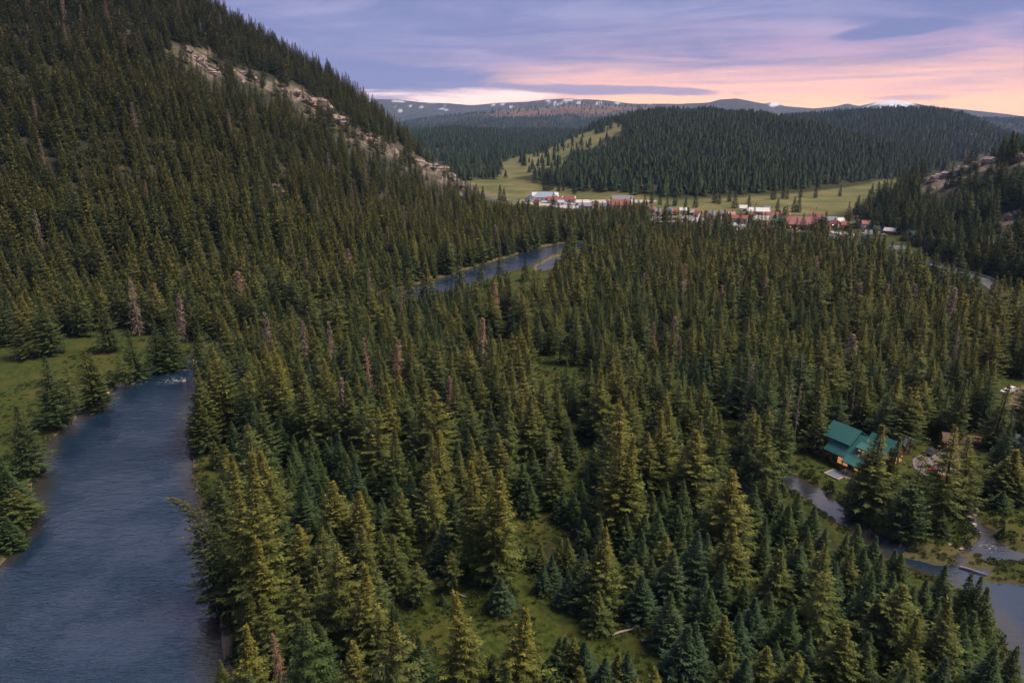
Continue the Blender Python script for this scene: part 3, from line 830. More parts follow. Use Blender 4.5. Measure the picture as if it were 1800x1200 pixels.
# hand placed trees: pixel of the tip, height in metres, crown half width / height, kind
# o olive old, d dark, b blue green young, p long bare trunk, w broad, x dead
HAND = [
    (343, 635, 24, .15, 'o'), (358, 622, 22, .14, 'o'), (384, 605, 27, .14, 'O'), (370, 655, 18, .15, 'd'), (410, 740, 12, .2, 'd'), (376, 770, 8, .2, 'o'), (398, 640, 20, .15, 'd'), (352, 700, 15, .16, 'o'),
    (430, 600, 22, .15, 'd'), (457, 637, 23, .15, 'o'), (478, 622, 25, .17, 'O'), (468, 600, 24, .14, 'O'), (475, 594, 22, .14, 'O'), (528, 651, 23, .17, 'o'), (520, 610, 20, .15, 'o'), (550, 612, 21, .14, 'o'), (580, 630, 20, .15, 'O'),
    (597, 657, 22, .12, 'x'), (583, 666, 21, .16, 'o'), (606, 672, 20, .18, 'o'), (658, 718, 20, .19, 'O'), (690, 757, 18, .17, 'o'), (622, 802, 13, .15, 'b'), (628, 607, 20, .2, 'd'), (646, 588, 19, .14, 'x'), (663, 641, 18, .18, 'o'),
    (643, 669, 15, .2, 'd'), (710, 680, 18, .16, 'o'), (722, 590, 21, .16, 'o'), (540, 737, 10, .19, 'b'), (560, 700, 14, .18, 'd'), (500, 700, 15, .16, 'd'), (617, 690, 14, .2, 'd'), (440, 700, 17, .16, 'd'), (425, 668, 18, .15, 'd'),
    (430, 558, 20, .15, 'o'), (443, 562, 19, .15, 'o'), (392, 575, 18, .16, 'o'), (372, 592, 17, .16, 'd'), (470, 545, 19, .14, 'x'), (510, 562, 20, .15, 'o'), (553, 572, 18, .18, 'o'), (530, 560, 18, .13, 'x'), (575, 560, 19, .12, 'x'),
    (721, 590, 20, .16, 'o'), (756, 602, 21, .2, 'o'), (740, 640, 17, .16, 'o'), (804, 659, 19, .17, 'o'), (789, 657, 17, .11, 'x'), (772, 680, 22, .19, 'O'), (742, 683, 19, .18, 'o'), (711, 682, 17, .17, 'd'), (771, 757, 22, .16, 'O'), (758, 762, 18, .14, 'o'),
    (864, 612, 19, .15, 'o'), (880, 623, 18, .14, 'O'), (892, 625, 18, .16, 'o'), (886, 686, 23, .18, 'o'), (909, 668, 19, .15, 'o'), (930, 691, 20, .18, 'o'), (943, 686, 20, .16, 'O'), (956, 665, 18, .17, 'o'), (925, 655, 15, .18, 'd'),
    (918, 582, 15, .19, 'p'), (928, 562, 19, .16, 'O'), (915, 570, 18, .15, 'O'), (985, 562, 16, .18, 'p'), (1012, 558, 17, .17, 'o'), (996, 631, 15, .13, 'd'), (978, 667, 11, .14, 'd'), (1008, 650, 14, .13, 'd'),
    (1037, 632, 18, .16, 'o'), (1075, 636, 20, .17, 'O'), (1092, 640, 20, .17, 'O'), (1057, 651, 18, .17, 'o'), (1080, 710, 23, .18, 'O'), (1092, 700, 20, .17, 'O'), (1092, 762, 24, .17, 'O'), (1110, 766, 23, .15, 'O'), (1075, 770, 19, .16, 'o'),
    (1003, 747, 11, .2, 'd'), (967, 795, 11, .17, 'x'), (845, 805, 23, .16, 'O'), (872, 819, 23, .16, 'O'), (1031, 822, 9, .17, 'b'), (933, 846, 8, .24, 'd'), (1115, 591, 17, .22, 'p'), (1010, 865, 8, .25, 'd'), (1030, 884, 8, .22, 'b'), (990, 864, 7, .25, 'b'), (922, 810, 10, .2, 'd'),
    (1147, 562, 17, .12, 'x'), (1200, 587, 15, .09, 'x'), (1303, 627, 18, .17, 'd'), (1317, 628, 18, .15, 'd'), (1225, 626, 14, .2, 'b'), (1238, 618, 15, .2, 'b'), (1247, 635, 13, .2, 'b'), (1225, 652, 10, .22, 'b'), (1275, 625, 15, .17, 'd'), (1192, 671, 15, .2, 'o'), (1167, 681, 15, .18, 'o'), (1181, 697, 18, .16, 'O'),
    (1175, 720, 20, .18, 'O'), (1190, 712, 18, .15, 'o'), (1222, 757, 19, .24, 'O'), (1236, 701, 16, .17, 'o'), (1257, 715, 16, .16, 'o'), (1273, 731, 16, .17, 'o'), (1262, 770, 13, .2, 'd'), (1345, 757, 17, .22, 'o'), (1375, 698, 20, .18, 'o'), (1360, 646, 20, .16, 'd'), (1340, 650, 18, .16, 'd'), (1330, 640, 19, .14, 'x'),
    (1350, 665, 19, .16, 'd'), (1390, 622, 19, .15, 'd'), (1472, 616, 18, .2, 'o'), (1448, 705, 14, .2, 'o'), (1476, 690, 13.5, .2, 'd'), (1432, 655, 18, .18, 'o'), (1390, 662, 17, .07, 's'), (1410, 668, 18, .06, 's'), (1507, 672, 13, .05, 's'), (1510, 635, 16, .2, 'p'), (1545, 640, 15, .2, 'o'), (1455, 650, 16, .18, 'o'),
    (1290, 826, 19, .23, 'O'), (1288, 917, 15, .24, 'O'), (1320, 780, 13, .2, 'd'), (1353, 838, 9, .2, 'o'), (1300, 870, 12, .2, 'd'), (1330, 850, 11, .2, 'd'),
    (1480, 516, 20, .16, 'o'), (1590, 526, 20, .16, 'o'), (1660, 526, 20, .17, 'o'), (1583, 496, 17, .12, 'x'), (1690, 572, 17, .14, 'x'), (1757, 571, 20, .18, 'O'), (1776, 552, 20, .17, 'o'), (1432, 525, 18, .16, 'd'), (1412, 525, 18, .16, 'd'),
    (1590, 680, 17, .22, 'o'), (1611, 679, 16.5, .2, 'O'), (1560, 690, 16, .2, 'd'), (1692, 664, 17.5, .17, 'o'), (1645, 628, 17, .2, 'o'), (1605, 634, 16, .2, 'd'), (1580, 645, 16, .2, 'd'), (1540, 628, 16, .18, 'd'), (1660, 650, 16, .18, 'o'), (1635, 668, 15, .2, 'p'), (1720, 655, 16, .16, 'o'), (1745, 660, 16, .17, 'd'), (1770, 672, 18, .17, 'o'),
    (1688, 745, 23, .155, 'O'), (1718, 768, 18, .16, 'O'), (1550, 744, 21, .2, 'o'), (1575, 762, 17, .17, 'o'), (1528, 800, 9, .2, 'd'), (1562, 785, 14, .13, 'o'), (1616, 795, 15, .15, 'p'), (1608, 856, 11, .42, 'w'), (1511, 862, 6, .4, 'w'), (1536, 880, 5, .4, 'w'), (1660, 893, 6, .25, 'd'), (1790, 790, 12, .3, 'O'), (1768, 805, 10, .32, 'o'), (1785, 830, 7, .35, 'w'), (1765, 860, 5, .35, 'd'), (1793, 850, 5, .4, 'w'), (1765, 922, 2.6, .4, 'w'),
    (430, 797, 31, .14, 'O'), (410, 808, 27, .11, 'O'), (447, 950, 20, .17, 'O'), (425, 1095, 16, .17, 'O'), (485, 1110, 11, .11, 'x'), (585, 845, 17, .2, 'O'), (625, 863, 16, .18, 'O'), (527, 854, 13, .2, 'd'), (470, 884, 15, .16, 'o'), (632, 926, 14, .2, 'o'), (548, 994, 11, .2, 'o'), (638, 998, 18, .18, 'O'), (662, 1070, 13, .18, 'o'),
    (517, 1090, 10, .2, 'd'), (580, 1152, 9, .2, 'b'), (691, 1064, 12, .14, 'd'), (704, 1070, 12, .13, 'd'), (385, 1160, 6, .2, 'o'), (560, 1100, 10, .2, 'd'), (543, 1102, 9, .2, 'd'), (694, 940, 12, .19, 'o'), (672, 934, 11, .17, 'o'), (450, 870, 18, .16, 'o'), (498, 900, 14, .17, 'd'), (460, 985, 16, .18, 'o'), (440, 1040, 12, .18, 'o'),
    (793, 965, 9, .17, 'p'), (733, 984, 9, .2, 'o'), (778, 1040, 2.6, .2, 'd'), (820, 1043, 19, .17, 'O'), (913, 1074, 17, .19, 'O'), (775, 922, 10, .22, 'b'), (722, 834, 12, .2, 'b'), (948, 955, 6, .24, 'o'), (980, 944, 8, .2, 'o'), (1005, 945, 8, .2, 'o'), (1022, 966, 8, .22, 'b'), (1000, 1003, 7, .26, 'b'), (970, 975, 7, .2, 'b'), (955, 990, 6, .22, 'b'),
    (928, 958, 5, .24, 'd'), (980, 1120, 8, .22, 'd'), (995, 1116, 8, .22, 'd'), (1012, 1124, 8, .2, 'o'), (1028, 1124, 8, .22, 'b'), (1062, 1150, 8, .22, 'b'), (1085, 1142, 8, .24, 'o'), (1103, 1147, 8, .22, 'b'), (960, 1165, 7, .22, 'd'), (865, 1160, 7, .2, 'b'), (738, 1120, 8, .22, 'd'), (880, 1010, 7, .27, 'b'),
    (1222, 930, 13, .2, 'b'), (1374, 960, 13, .26, 'o'), (1392, 945, 12, .22, 'o'), (1400, 960, 12, .24, 'b'), (1450, 955, 15, .18, 'o'), (1455, 1003, 14, .2, 'p'), (1180, 1045, 10, .24, 'b'), (1205, 1095, 10, .25, 'b'), (1225, 1095, 10, .22, 'b'), (1485, 1100, 12, .22, 'o'), (1172, 938, 10, .2, 'o'), (1330, 1045, 10, .22, 'b'), (1278, 1082, 10, .2, 'o'), (1305, 1075, 10, .2, 'b'),
    (1160, 900, 11, .22, 'd'), (1345, 1135, 10, .22, 'o'), (1410, 1145, 10, .22, 'o'), (1285, 1145, 9, .22, 'o'), (1310, 1150, 9, .22, 'b'), (1115, 980, 9, .22, 'o'), (1135, 1010, 9, .24, 'b'), (1055, 1035, 8, .24, 'o'), (1080, 960, 8, .25, 'o'), (1100, 905, 9, .22, 'd'), (1240, 1010, 11, .2, 'b'), (1260, 1035, 11, .2, 'd'), (1385, 1060, 11, .2, 'd'),
    (1580, 1020, 15, .28, 'o'), (1673, 1053, 16, .2, 'o'), (1627, 1090, 13, .2, 'o'), (1612, 1140, 12, .18, 'p'), (1665, 990, 10, .2, 'd'), (1707, 1008, 11, .18, 'd'), (1727, 1015, 11, .17, 'd'), (1740, 1028, 11, .18, 'd'), (1632, 1014, 9, .2, 'd'), (1745, 1138, 12, .22, 'b'), (1783, 1140, 11, .2, 'd'), (1540, 940, 9, .2, 'd'), (1512, 920, 10, .2, 'd'), (1590, 970, 8, .2, 'd'), (1576, 965, 8, .2, 'd'), (1532, 1005, 13, .18, 'd'), (1550, 1050, 12, .2, 'd'), (1660, 1155, 10, .2, 'b'), (1500, 960, 10, .2, 'o'), (1470, 985, 10, .2, 'b'), (1700, 1090, 11, .2, 'd'), (1720, 1070, 11, .2, 'd'),
    (24, 712, 18, .2, 'd'), (75, 626, 21, .17, 'd'), (105, 640, 18, .17, 'p'), (148, 612, 20, .17, 'o'), (160, 618, 19, .16, 'o'), (228, 573, 18, .2, 'd'), (212, 622, 12, .22, 'p'), (8, 830, 11, .32, 'd'), (20, 860, 9, .35, 'o'), (-5, 800, 14, .26, 'd'), (35, 880, 5, .4, 'w'), (5, 910, 7, .32, 'd'), (190, 655, 4, .4, 'w'), (228, 487, 24, .13, 'x'), (34, 530, 21, .2, 'O'), (70, 582, 8, .22, 'd'), (310, 512, 20, .14, 'x'), (262, 548, 21, .18, 'd'), (285, 560, 20, .18, 'd'), (300, 545, 20, .18, 'o'), (75, 520, 22, .18, 'o'), (130, 500, 21, .16, 'o'), (180, 530, 19, .18, 'o'), (345, 555, 15, .18, 'd'),
    (650, 470, 20, .12, 'x'), (1190, 422, 22, .1, 'x'), (880, 450, 16, .2, 'd'), (845, 463, 15, .2, 'o'), (925, 455, 12, .2, 'd'), (990, 432, 15, .2, 'd'), (700, 500, 18, .1, 'x'),
]
KINDS = {'o': ('spruce_tree', 'olive', .25, .50), 'O': ('spruce_tree', 'golden', .05, .95), 'd': ('spruce_tree', 'dark green', .4, .08), 'b': ('spruce_tree', 'blue green', .95, .0), 'p': ('spruce_tree', 'thin', .15, .5), 'w': ('spruce_tree', 'broad dark', .5, .05), 'x': ('dead_tree', 'dead', 0, 0), 's': ('dead_tree', 'dead', 0, 0)}

KEEP_OPEN = [
    [(655, 522), (740, 494), (850, 464), (905, 448), (985, 428), (1030, 425), (1020, 440), (985, 450), (935, 464), (875, 482), (840, 494), (790, 498), (735, 516), (690, 526)],
    [(890, 492), (940, 480), (975, 484), (960, 500), (905, 508)],
    [(1372, 832), (1440, 862), (1500, 908), (1570, 944), (1690, 968), (1720, 930), (1810, 965), (1810, 1180), (1768, 1100), (1745, 1055), (1700, 1012), (1620, 985), (1530, 955), (1460, 905), (1400, 862)],
    [(1400, 800), (1455, 740), (1530, 735), (1600, 770), (1690, 790), (1690, 840), (1600, 850), (1520, 880), (1440, 850)],
    [(0, 620), (240, 584), (240, 640), (90, 760), (0, 800)],
    [(40, 950), (70, 800), (190, 700), (345, 622), (330, 720), (334, 800), (372, 930), (384, 1200), (0, 1200)],
    [(1532, 436), (1640, 462), (1735, 490), (1775, 522), (1760, 528), (1700, 500), (1600, 468), (1540, 456)],
    [(700, 1080), (720, 1015), (800, 965), (840, 960), (925, 1000), (1000, 1070), (1100, 1105), (1240, 1175), (1240, 1215), (1100, 1140), (950, 1120), (800, 1210), (700, 1190)],
    [(930, 626), (1000, 622), (1036, 634), (1036, 705), (1010, 705), (985, 670), (938, 668)],
    [(940, 880), (1000, 905), (990, 935), (935, 950), (925, 910)],
    [(1245, 690), (1280, 676), (1285, 715), (1305, 760), (1290, 775), (1265, 735)],
    [(345, 800), (375, 805), (372, 850), (360, 870), (348, 840)],
    [(930, 338), (1112, 348), (1112, 368), (1040, 372), (930, 362)],
    [(1130, 368), (1262, 374), (1262, 392), (1148, 392)],
    [(1265, 372), (1350, 368), (1455, 378), (1455, 408), (1350, 402), (1265, 402)],
    [(1530, 395), (1612, 400), (1612, 418), (1530, 412)],
    [(1455, 405), (1500, 408), (1500, 420), (1455, 418)],
    [(1450, 384), (1545, 394), (1545, 426), (1450, 414)],
]
YOUNG = [[(905, 900), (1060, 890), (1190, 900), (1330, 860), (1400, 875), (1540, 990), (1700, 1050), (1790, 1150), (1850, 1400), (1250, 1400), (1150, 1110), (1000, 1060), (915, 1010)], [(480, 830), (560, 800), (700, 840), (760, 900), (700, 1000), (560, 1000), (500, 930)]]


class Tree:
    __slots__ = ('x', 'y', 'z', 'H', 'wr', 'k', 'px', 'py', 'area', 'hand', 'tint', 'gold', 'vis')

    def __init__(s, x, y, z, H, wr, k, hand=False):
        s.x, s.y, s.z, s.H, s.wr, s.k, s.hand = x, y, z, H, wr, k, hand
        a, b = proj(x, y, z + H); c, d = proj(x, y, z)
        s.px, s.py = float(a), float(b)
        s.area = float(d - b) * (wr * H * F / math.hypot(x, y, z + H / 2 - H0))
        s.vis = -10 < s.px < 1810 and -5 < s.py < 1190


def plan_trees():
    trees = []
    for px, py, H, wr, k in HAND:
        zz = 0.3
        for _ in range(3):
            x, y = gp(px, py, zz + H); zz = gz(x, y)
        t = Tree(x, y, zz, H, wr * (1.5 if k in 'bd' and H < 14 else 1.38 if k in 'oOdbp' else 1.05), k, True)
        t.tint = min(1, max(0, KINDS[k][2] + rng.normal(0, .07))); t.gold = min(1, max(0, KINDS[k][3] + rng.normal(0, .08)))
        if k == 'x': t.gold = .9 if px in (1147, 789, 646, 1190, 485, 742) else .08
        trees.append(t)
    # the rest of the valley floor
    polys = [ground_poly(p) for p in GRASSY + [FAR_MEADOW]]
    town = ground_poly(TOWN); young = [ground_poly(p) for p in YOUNG]
    s = 3.3
    gx, gy = np.meshgrid(np.arange(-420, 520, s), np.arange(30, 700, s))
    x = (gx + rng.uniform(-.48, .48, gx.shape) * s).ravel(); y = (gy + rng.uniform(-.48, .48, gx.shape) * s).ravel()
    r = np.hypot(x, y); az = np.degrees(np.arctan2(x, y))
    ok = (r > 58) & (r < 650) & (np.abs(az) < 50)
    x, y, r = x[ok], y[ok], r[ok]
    sd = water_sd(x, y); hz = hills_z(x, y)
    ok = (sd > 1.8) & (hz < 2.5)
    x, y, r, hz, sd = x[ok], y[ok], r[ok], hz[ok], sd[ok]
    w = fbm(x / 9, y / 9, 77, 3) * 2.5
    bad = np.zeros(len(x), bool)
    for p in polys: bad |= sdist(p, x, y) + w < 0.8
    intown = (sdist(town, x, y) < 0) & (rng.random(len(x)) > .24)
    bad |= intown
    bad |= (line_dist(ROAD, x, y) < 9) | (line_dist(LANE, x, y) < 4.5)
    x, y, r, hz = x[~bad], y[~bad], r[~bad], hz[~bad]
    yg = np.zeros(len(x), bool)
    for p in young: yg |= inside(p, x + 6 * fbm(x / 12, y / 12, 3), y)
    age = fbm(x / 38, y / 38, 91, 3)
    H = np.where(yg, np.clip(8.6 + rng.normal(0, 1.7, len(x)) + 2 * age, 4.5, 13), np.clip(14.5 + 4.5 * age + rng.normal(0, 3.0, len(x)), 6, 23))
    H = np.where((~yg) & (rng.random(len(x)) < .18), H * .55, H)
    H = np.where(r < 260, H * .92, H)
    wr = np.where(H < 11, rng.uniform(.26, .36, len(x)), rng.uniform(.215, .30, len(x)))
    order = np.argsort(-H + rng.normal(0, 2.2, len(x)))
    zz = ground_z(x, y)
    cell = {}
    for t in trees: cell.setdefault((int(t.x // 8), int(t.y // 8)), []).append((t.x, t.y, t.wr * t.H))
    P1 = proj(x, y, zz + H * .95); P2 = proj(x, y, zz + H * .6); P3 = proj(x, y, zz + H * .25)
    blocked = np.zeros(len(x), bool)
    luck = rng.random(len(x))
    for j, p in enumerate(KEEP_OPEN):
        for q in (P1, P2, P3): blocked |= inside(p, q[0], q[1]) & (luck < (.85 if j == 6 else 1 if j < 12 else .87))
    for i in order:
        if blocked[i]: continue
        R = wr[i] * H[i]; cx, cy = int(x[i] // 8), int(y[i] // 8); good = True
        for a in (-1, 0, 1):
            for b in (-1, 0, 1):
                for (u, v, q) in cell.get((cx + a, cy + b), ()):
                    if (u - x[i]) ** 2 + (v - y[i]) ** 2 < (.55 * (R + q)) ** 2: good = False; break
                if not good: break
            if not good: break
        if not good: continue
        cell.setdefault((cx, cy), []).append((x[i], y[i], R))
        old = H[i] > 13
        k = 'o' if old else 'd'
        t = Tree(float(x[i]), float(y[i]), float(zz[i]), float(H[i]), float(wr[i]), k)
        q = rng.random()
        if not old: t.tint = float(np.clip(.55 + .5 * fbm(x[i] / 20, y[i] / 20, 5) + rng.normal(0, .25), 0, 1)); t.gold = max(0, rng.normal(.12, .12))
        else: t.tint = float(np.clip(rng.normal(.3, .22), 0, 1)); t.gold = float(np.clip(rng.normal(.62, .25) + .25 * fbm(x[i] / 60, y[i] / 60, 6), 0, 1))
        if q < .017 and r[i] > 190 and old: t.k = 'x'; t.gold = .9 if rng.random() < .3 else .05
        elif q < .10 and old: t.k = 'p'
        elif t.tint > .72: t.k = 'b'
        elif old and t.gold > .72: t.k = 'O'
        elif old and t.gold < .3: t.k = 'd'
        trees.append(t)
    return trees


def slope_points(hill, s, rmax, hmin, hmax, over=1.04, lo=1.5, seed=1):
    g = np.random.default_rng(seed)
    gx, gy = np.meshgrid(np.arange(-rmax, rmax, s), np.arange(40, rmax, s))
    x = (gx + g.uniform(-.5, .5, gx.shape) * s).ravel(); y = (gy + g.uniform(-.5, .5, gx.shape) * s).ravel()
    ok = np.abs(np.degrees(np.arctan2(x, y))) < 46
    x, y = x[ok], y[ok]
    hz = hill.z(x, y)
    az, r, zr, rr, rf, t = hill.par(x, y)
    ok = (hz > lo) & (t < over)
    x, y, hz = x[ok], y[ok], hz[ok]
    other = np.zeros(len(x))
    for h in HILLS:
        if h is not hill: other = np.maximum(other, h.z(x, y))
    ok = other <= hz + .5
    x, y = x[ok], y[ok]
    z = ground_z(x, y)
    H = g.uniform(hmin, hmax, len(x)) * (1 + .35 * fbm(x / 45, y / 45, 3)) * np.where(g.random(len(x)) < .15, .6, 1)
    px, py = proj(x, y, z)
    return g, x, y, z, H, px, py


def rock_cover(px, py, x, y):
    c = np.zeros(len(px))
    for (a, b, rad, st) in ROCK_SPOTS:
        c = np.maximum(c, min(1, st * 1.15) * (1 - sstep(.5, 1.15, np.hypot((px - a) / rad, (py - b) / (rad * .7)))))
    return c


# ------------------------------------------------------------------ a wood as one object: points that carry copies of a few trees
def wood_nodes(coll):
    ng = bpy.data.node_groups.new('wood', 'GeometryNodeTree')
    ng.interface.new_socket('Geometry', in_out='INPUT', socket_type='NodeSocketGeometry'); ng.interface.new_socket('Geometry', in_out='OUTPUT', socket_type='NodeSocketGeometry')
    n = ng.nodes; l = ng.links
    gi = n.new('NodeGroupInput'); go = n.new('NodeGroupOutput'); ip = n.new('GeometryNodeInstanceOnPoints'); ci = n.new('GeometryNodeCollectionInfo')
    ci.inputs['Collection'].default_value = coll; ci.inputs['Separate Children'].default_value = True; ci.inputs['Reset Children'].default_value = True
    ip.inputs['Pick Instance'].default_value = True

    def attr(nm, ty):
        a = n.new('GeometryNodeInputNamedAttribute'); a.data_type = ty; a.inputs[0].default_value = nm
        return next(o for o in a.outputs if o.enabled and o.name == 'Attribute')
    l.new(gi.outputs[0], ip.inputs['Points']); l.new(ci.outputs[0], ip.inputs['Instance'])
    l.new(attr('pick', 'INT'), ip.inputs['Instance Index']); l.new(attr('turn', 'FLOAT_VECTOR'), ip.inputs['Rotation']); l.new(attr('size', 'FLOAT_VECTOR'), ip.inputs['Scale'])
    l.new(ip.outputs[0], go.inputs[0])
    return ng


def wood(name, label, ng, x, y, z, pick, size, tint, gold, lean=.04):
    n = len(x)
    me = bpy.data.meshes.new(name); me.vertices.add(n)
    me.vertices.foreach_set('co', np.stack([x, y, z - .15], -1).astype(np.float32).ravel())

    def put(nm, ty, v, f='value'):
        a = me.attributes.new(nm, ty, 'POINT'); a.data.foreach_set(f, np.ascontiguousarray(v).ravel())
    put('pick', 'INT', np.asarray(pick, np.int32)); put('tint', 'FLOAT', np.asarray(tint, np.float32)); put('gold', 'FLOAT', np.asarray(gold, np.float32))
    turn = np.stack([rng.normal(0, lean, n), rng.normal(0, lean, n), rng.uniform(0, 2 * PI, n)], -1)
    put('turn', 'FLOAT_VECTOR', turn.astype(np.float32), 'vector'); put('size', 'FLOAT_VECTOR', np.asarray(size, np.float32), 'vector')
    o = link(name, me); tag(o, label, None, None, 'stuff')
    md = o.modifiers.new('wood', 'NODES'); md.node_group = ng
    return o


ORD = ['first', 'second', 'third', 'fourth', 'fifth', 'sixth', 'seventh', 'eighth', 'ninth', 'tenth']
ZONES = [(-150, 300, 345, 575, 'at the back of the left meadow'), (-150, 560, 300, 1000, 'on the bank left of the river'), (300, 540, 500, 790, 'on the point at the river bend'), (280, 790, 482, 1260, 'on the near riverbank'),
    (482, 960, 720, 1260, 'left of the bottom clearing'), (482, 795, 720, 960, 'in the dark stand by the river'), (720, 1030, 935, 1260, 'in the bottom grass clearing'), (720, 900, 925, 1040, 'at the top of the bottom clearing'),
    (925, 1085, 1130, 1260, 'below the bottom clearing'), (920, 900, 1100, 1090, 'in the thicket beside the bottom clearing'), (1100, 890, 1210, 1260, 'in the lower thicket near the clearing'), (1210, 890, 1330, 1260, 'in the middle of the lower thicket'),
    (1330, 850, 1470, 1260, 'in the lower thicket below the creek'), (1470, 900, 1600, 1260, 'in the lower thicket near the pond'), (1600, 960, 1850, 1260, 'by the pond in the corner'), (1500, 735, 1640, 960, 'in front of the teal lodge'),
    (1640, 735, 1742, 960, 'between the driveway and pond'), (1740, 735, 1830, 960, 'on the right edge lawn'), (1500, 590, 1640, 740, 'right behind the teal lodge'), (1640, 590, 1830, 740, 'behind the paved driveway'),
    (1380, 590, 1500, 800, 'left of the teal lodge roof'), (1260, 590, 1400, 850, 'right of the narrow glade'), (1140, 590, 1260, 720, 'left of the narrow glade'), (1130, 715, 1340, 900, 'between narrow glade and lower thicket'),
    (1020, 540, 1140, 700, 'right of the small central glade'), (1020, 700, 1140, 900, 'in the tall central clump'), (840, 540, 1020, 625, 'behind the small central glade'), (840, 625, 1020, 720, 'in front of the central glade'), (840, 720, 1020, 900, 'in the middle stand above the clearing'),
    (700, 540, 840, 720, 'left of the small central glade'), (700, 720, 840, 900, 'in the middle stand by the river side'), (480, 540, 590, 800, 'just right of the river bend'), (590, 540, 700, 800, 'farther right of the river bend')]


def zone_of(t):
    for x0, y0, x1, y1, ph in ZONES:
        if x0 <= t.px < x1 and y0 <= t.py < y1: return ph
    if t.py < 600:
        cols = [(700, 'in the far wood along the upper river'), (1000, 'in the far wood below the river meadow'), (1300, 'in the far wood below the village'), (9999, 'in the far wood below the highway')]
        return next(p for x, p in cols if t.px < x)
    return 'along the edge of the forest'


def label_trees(trees, noun):
    groups = {}
    for t in trees:
        size = 'tall' if t.H > 16 else 'medium' if t.H > 10 else 'small'
        groups.setdefault((size, KINDS[t.k][1] if t.k not in 'xs' else ('reddish' if t.gold > .5 else 'grey'), zone_of(t)), []).append(t)
    out = {}
    for (size, colour, ph), v in groups.items():
        v.sort(key=lambda t: t.py)
        nr = (len(v) + 6) // 7
        rows = [v[i * len(v) // nr:(i + 1) * len(v) // nr] for i in range(nr)]
        names = [''] if nr == 1 else [', back row'] + [f', {ORD[i]} row' for i in range(1, nr - 1)] + [', front row']
        for row, rn in zip(rows, names):
            row.sort(key=lambda t: t.px)
            for i, t in enumerate(row):
                a = f'{size} {colour} {noun} {ph}'
                if len(row) > 1: a += f', {ORD[i]} from left{rn}'
                elif rn: a += rn
                out[id(t)] = a
    return out


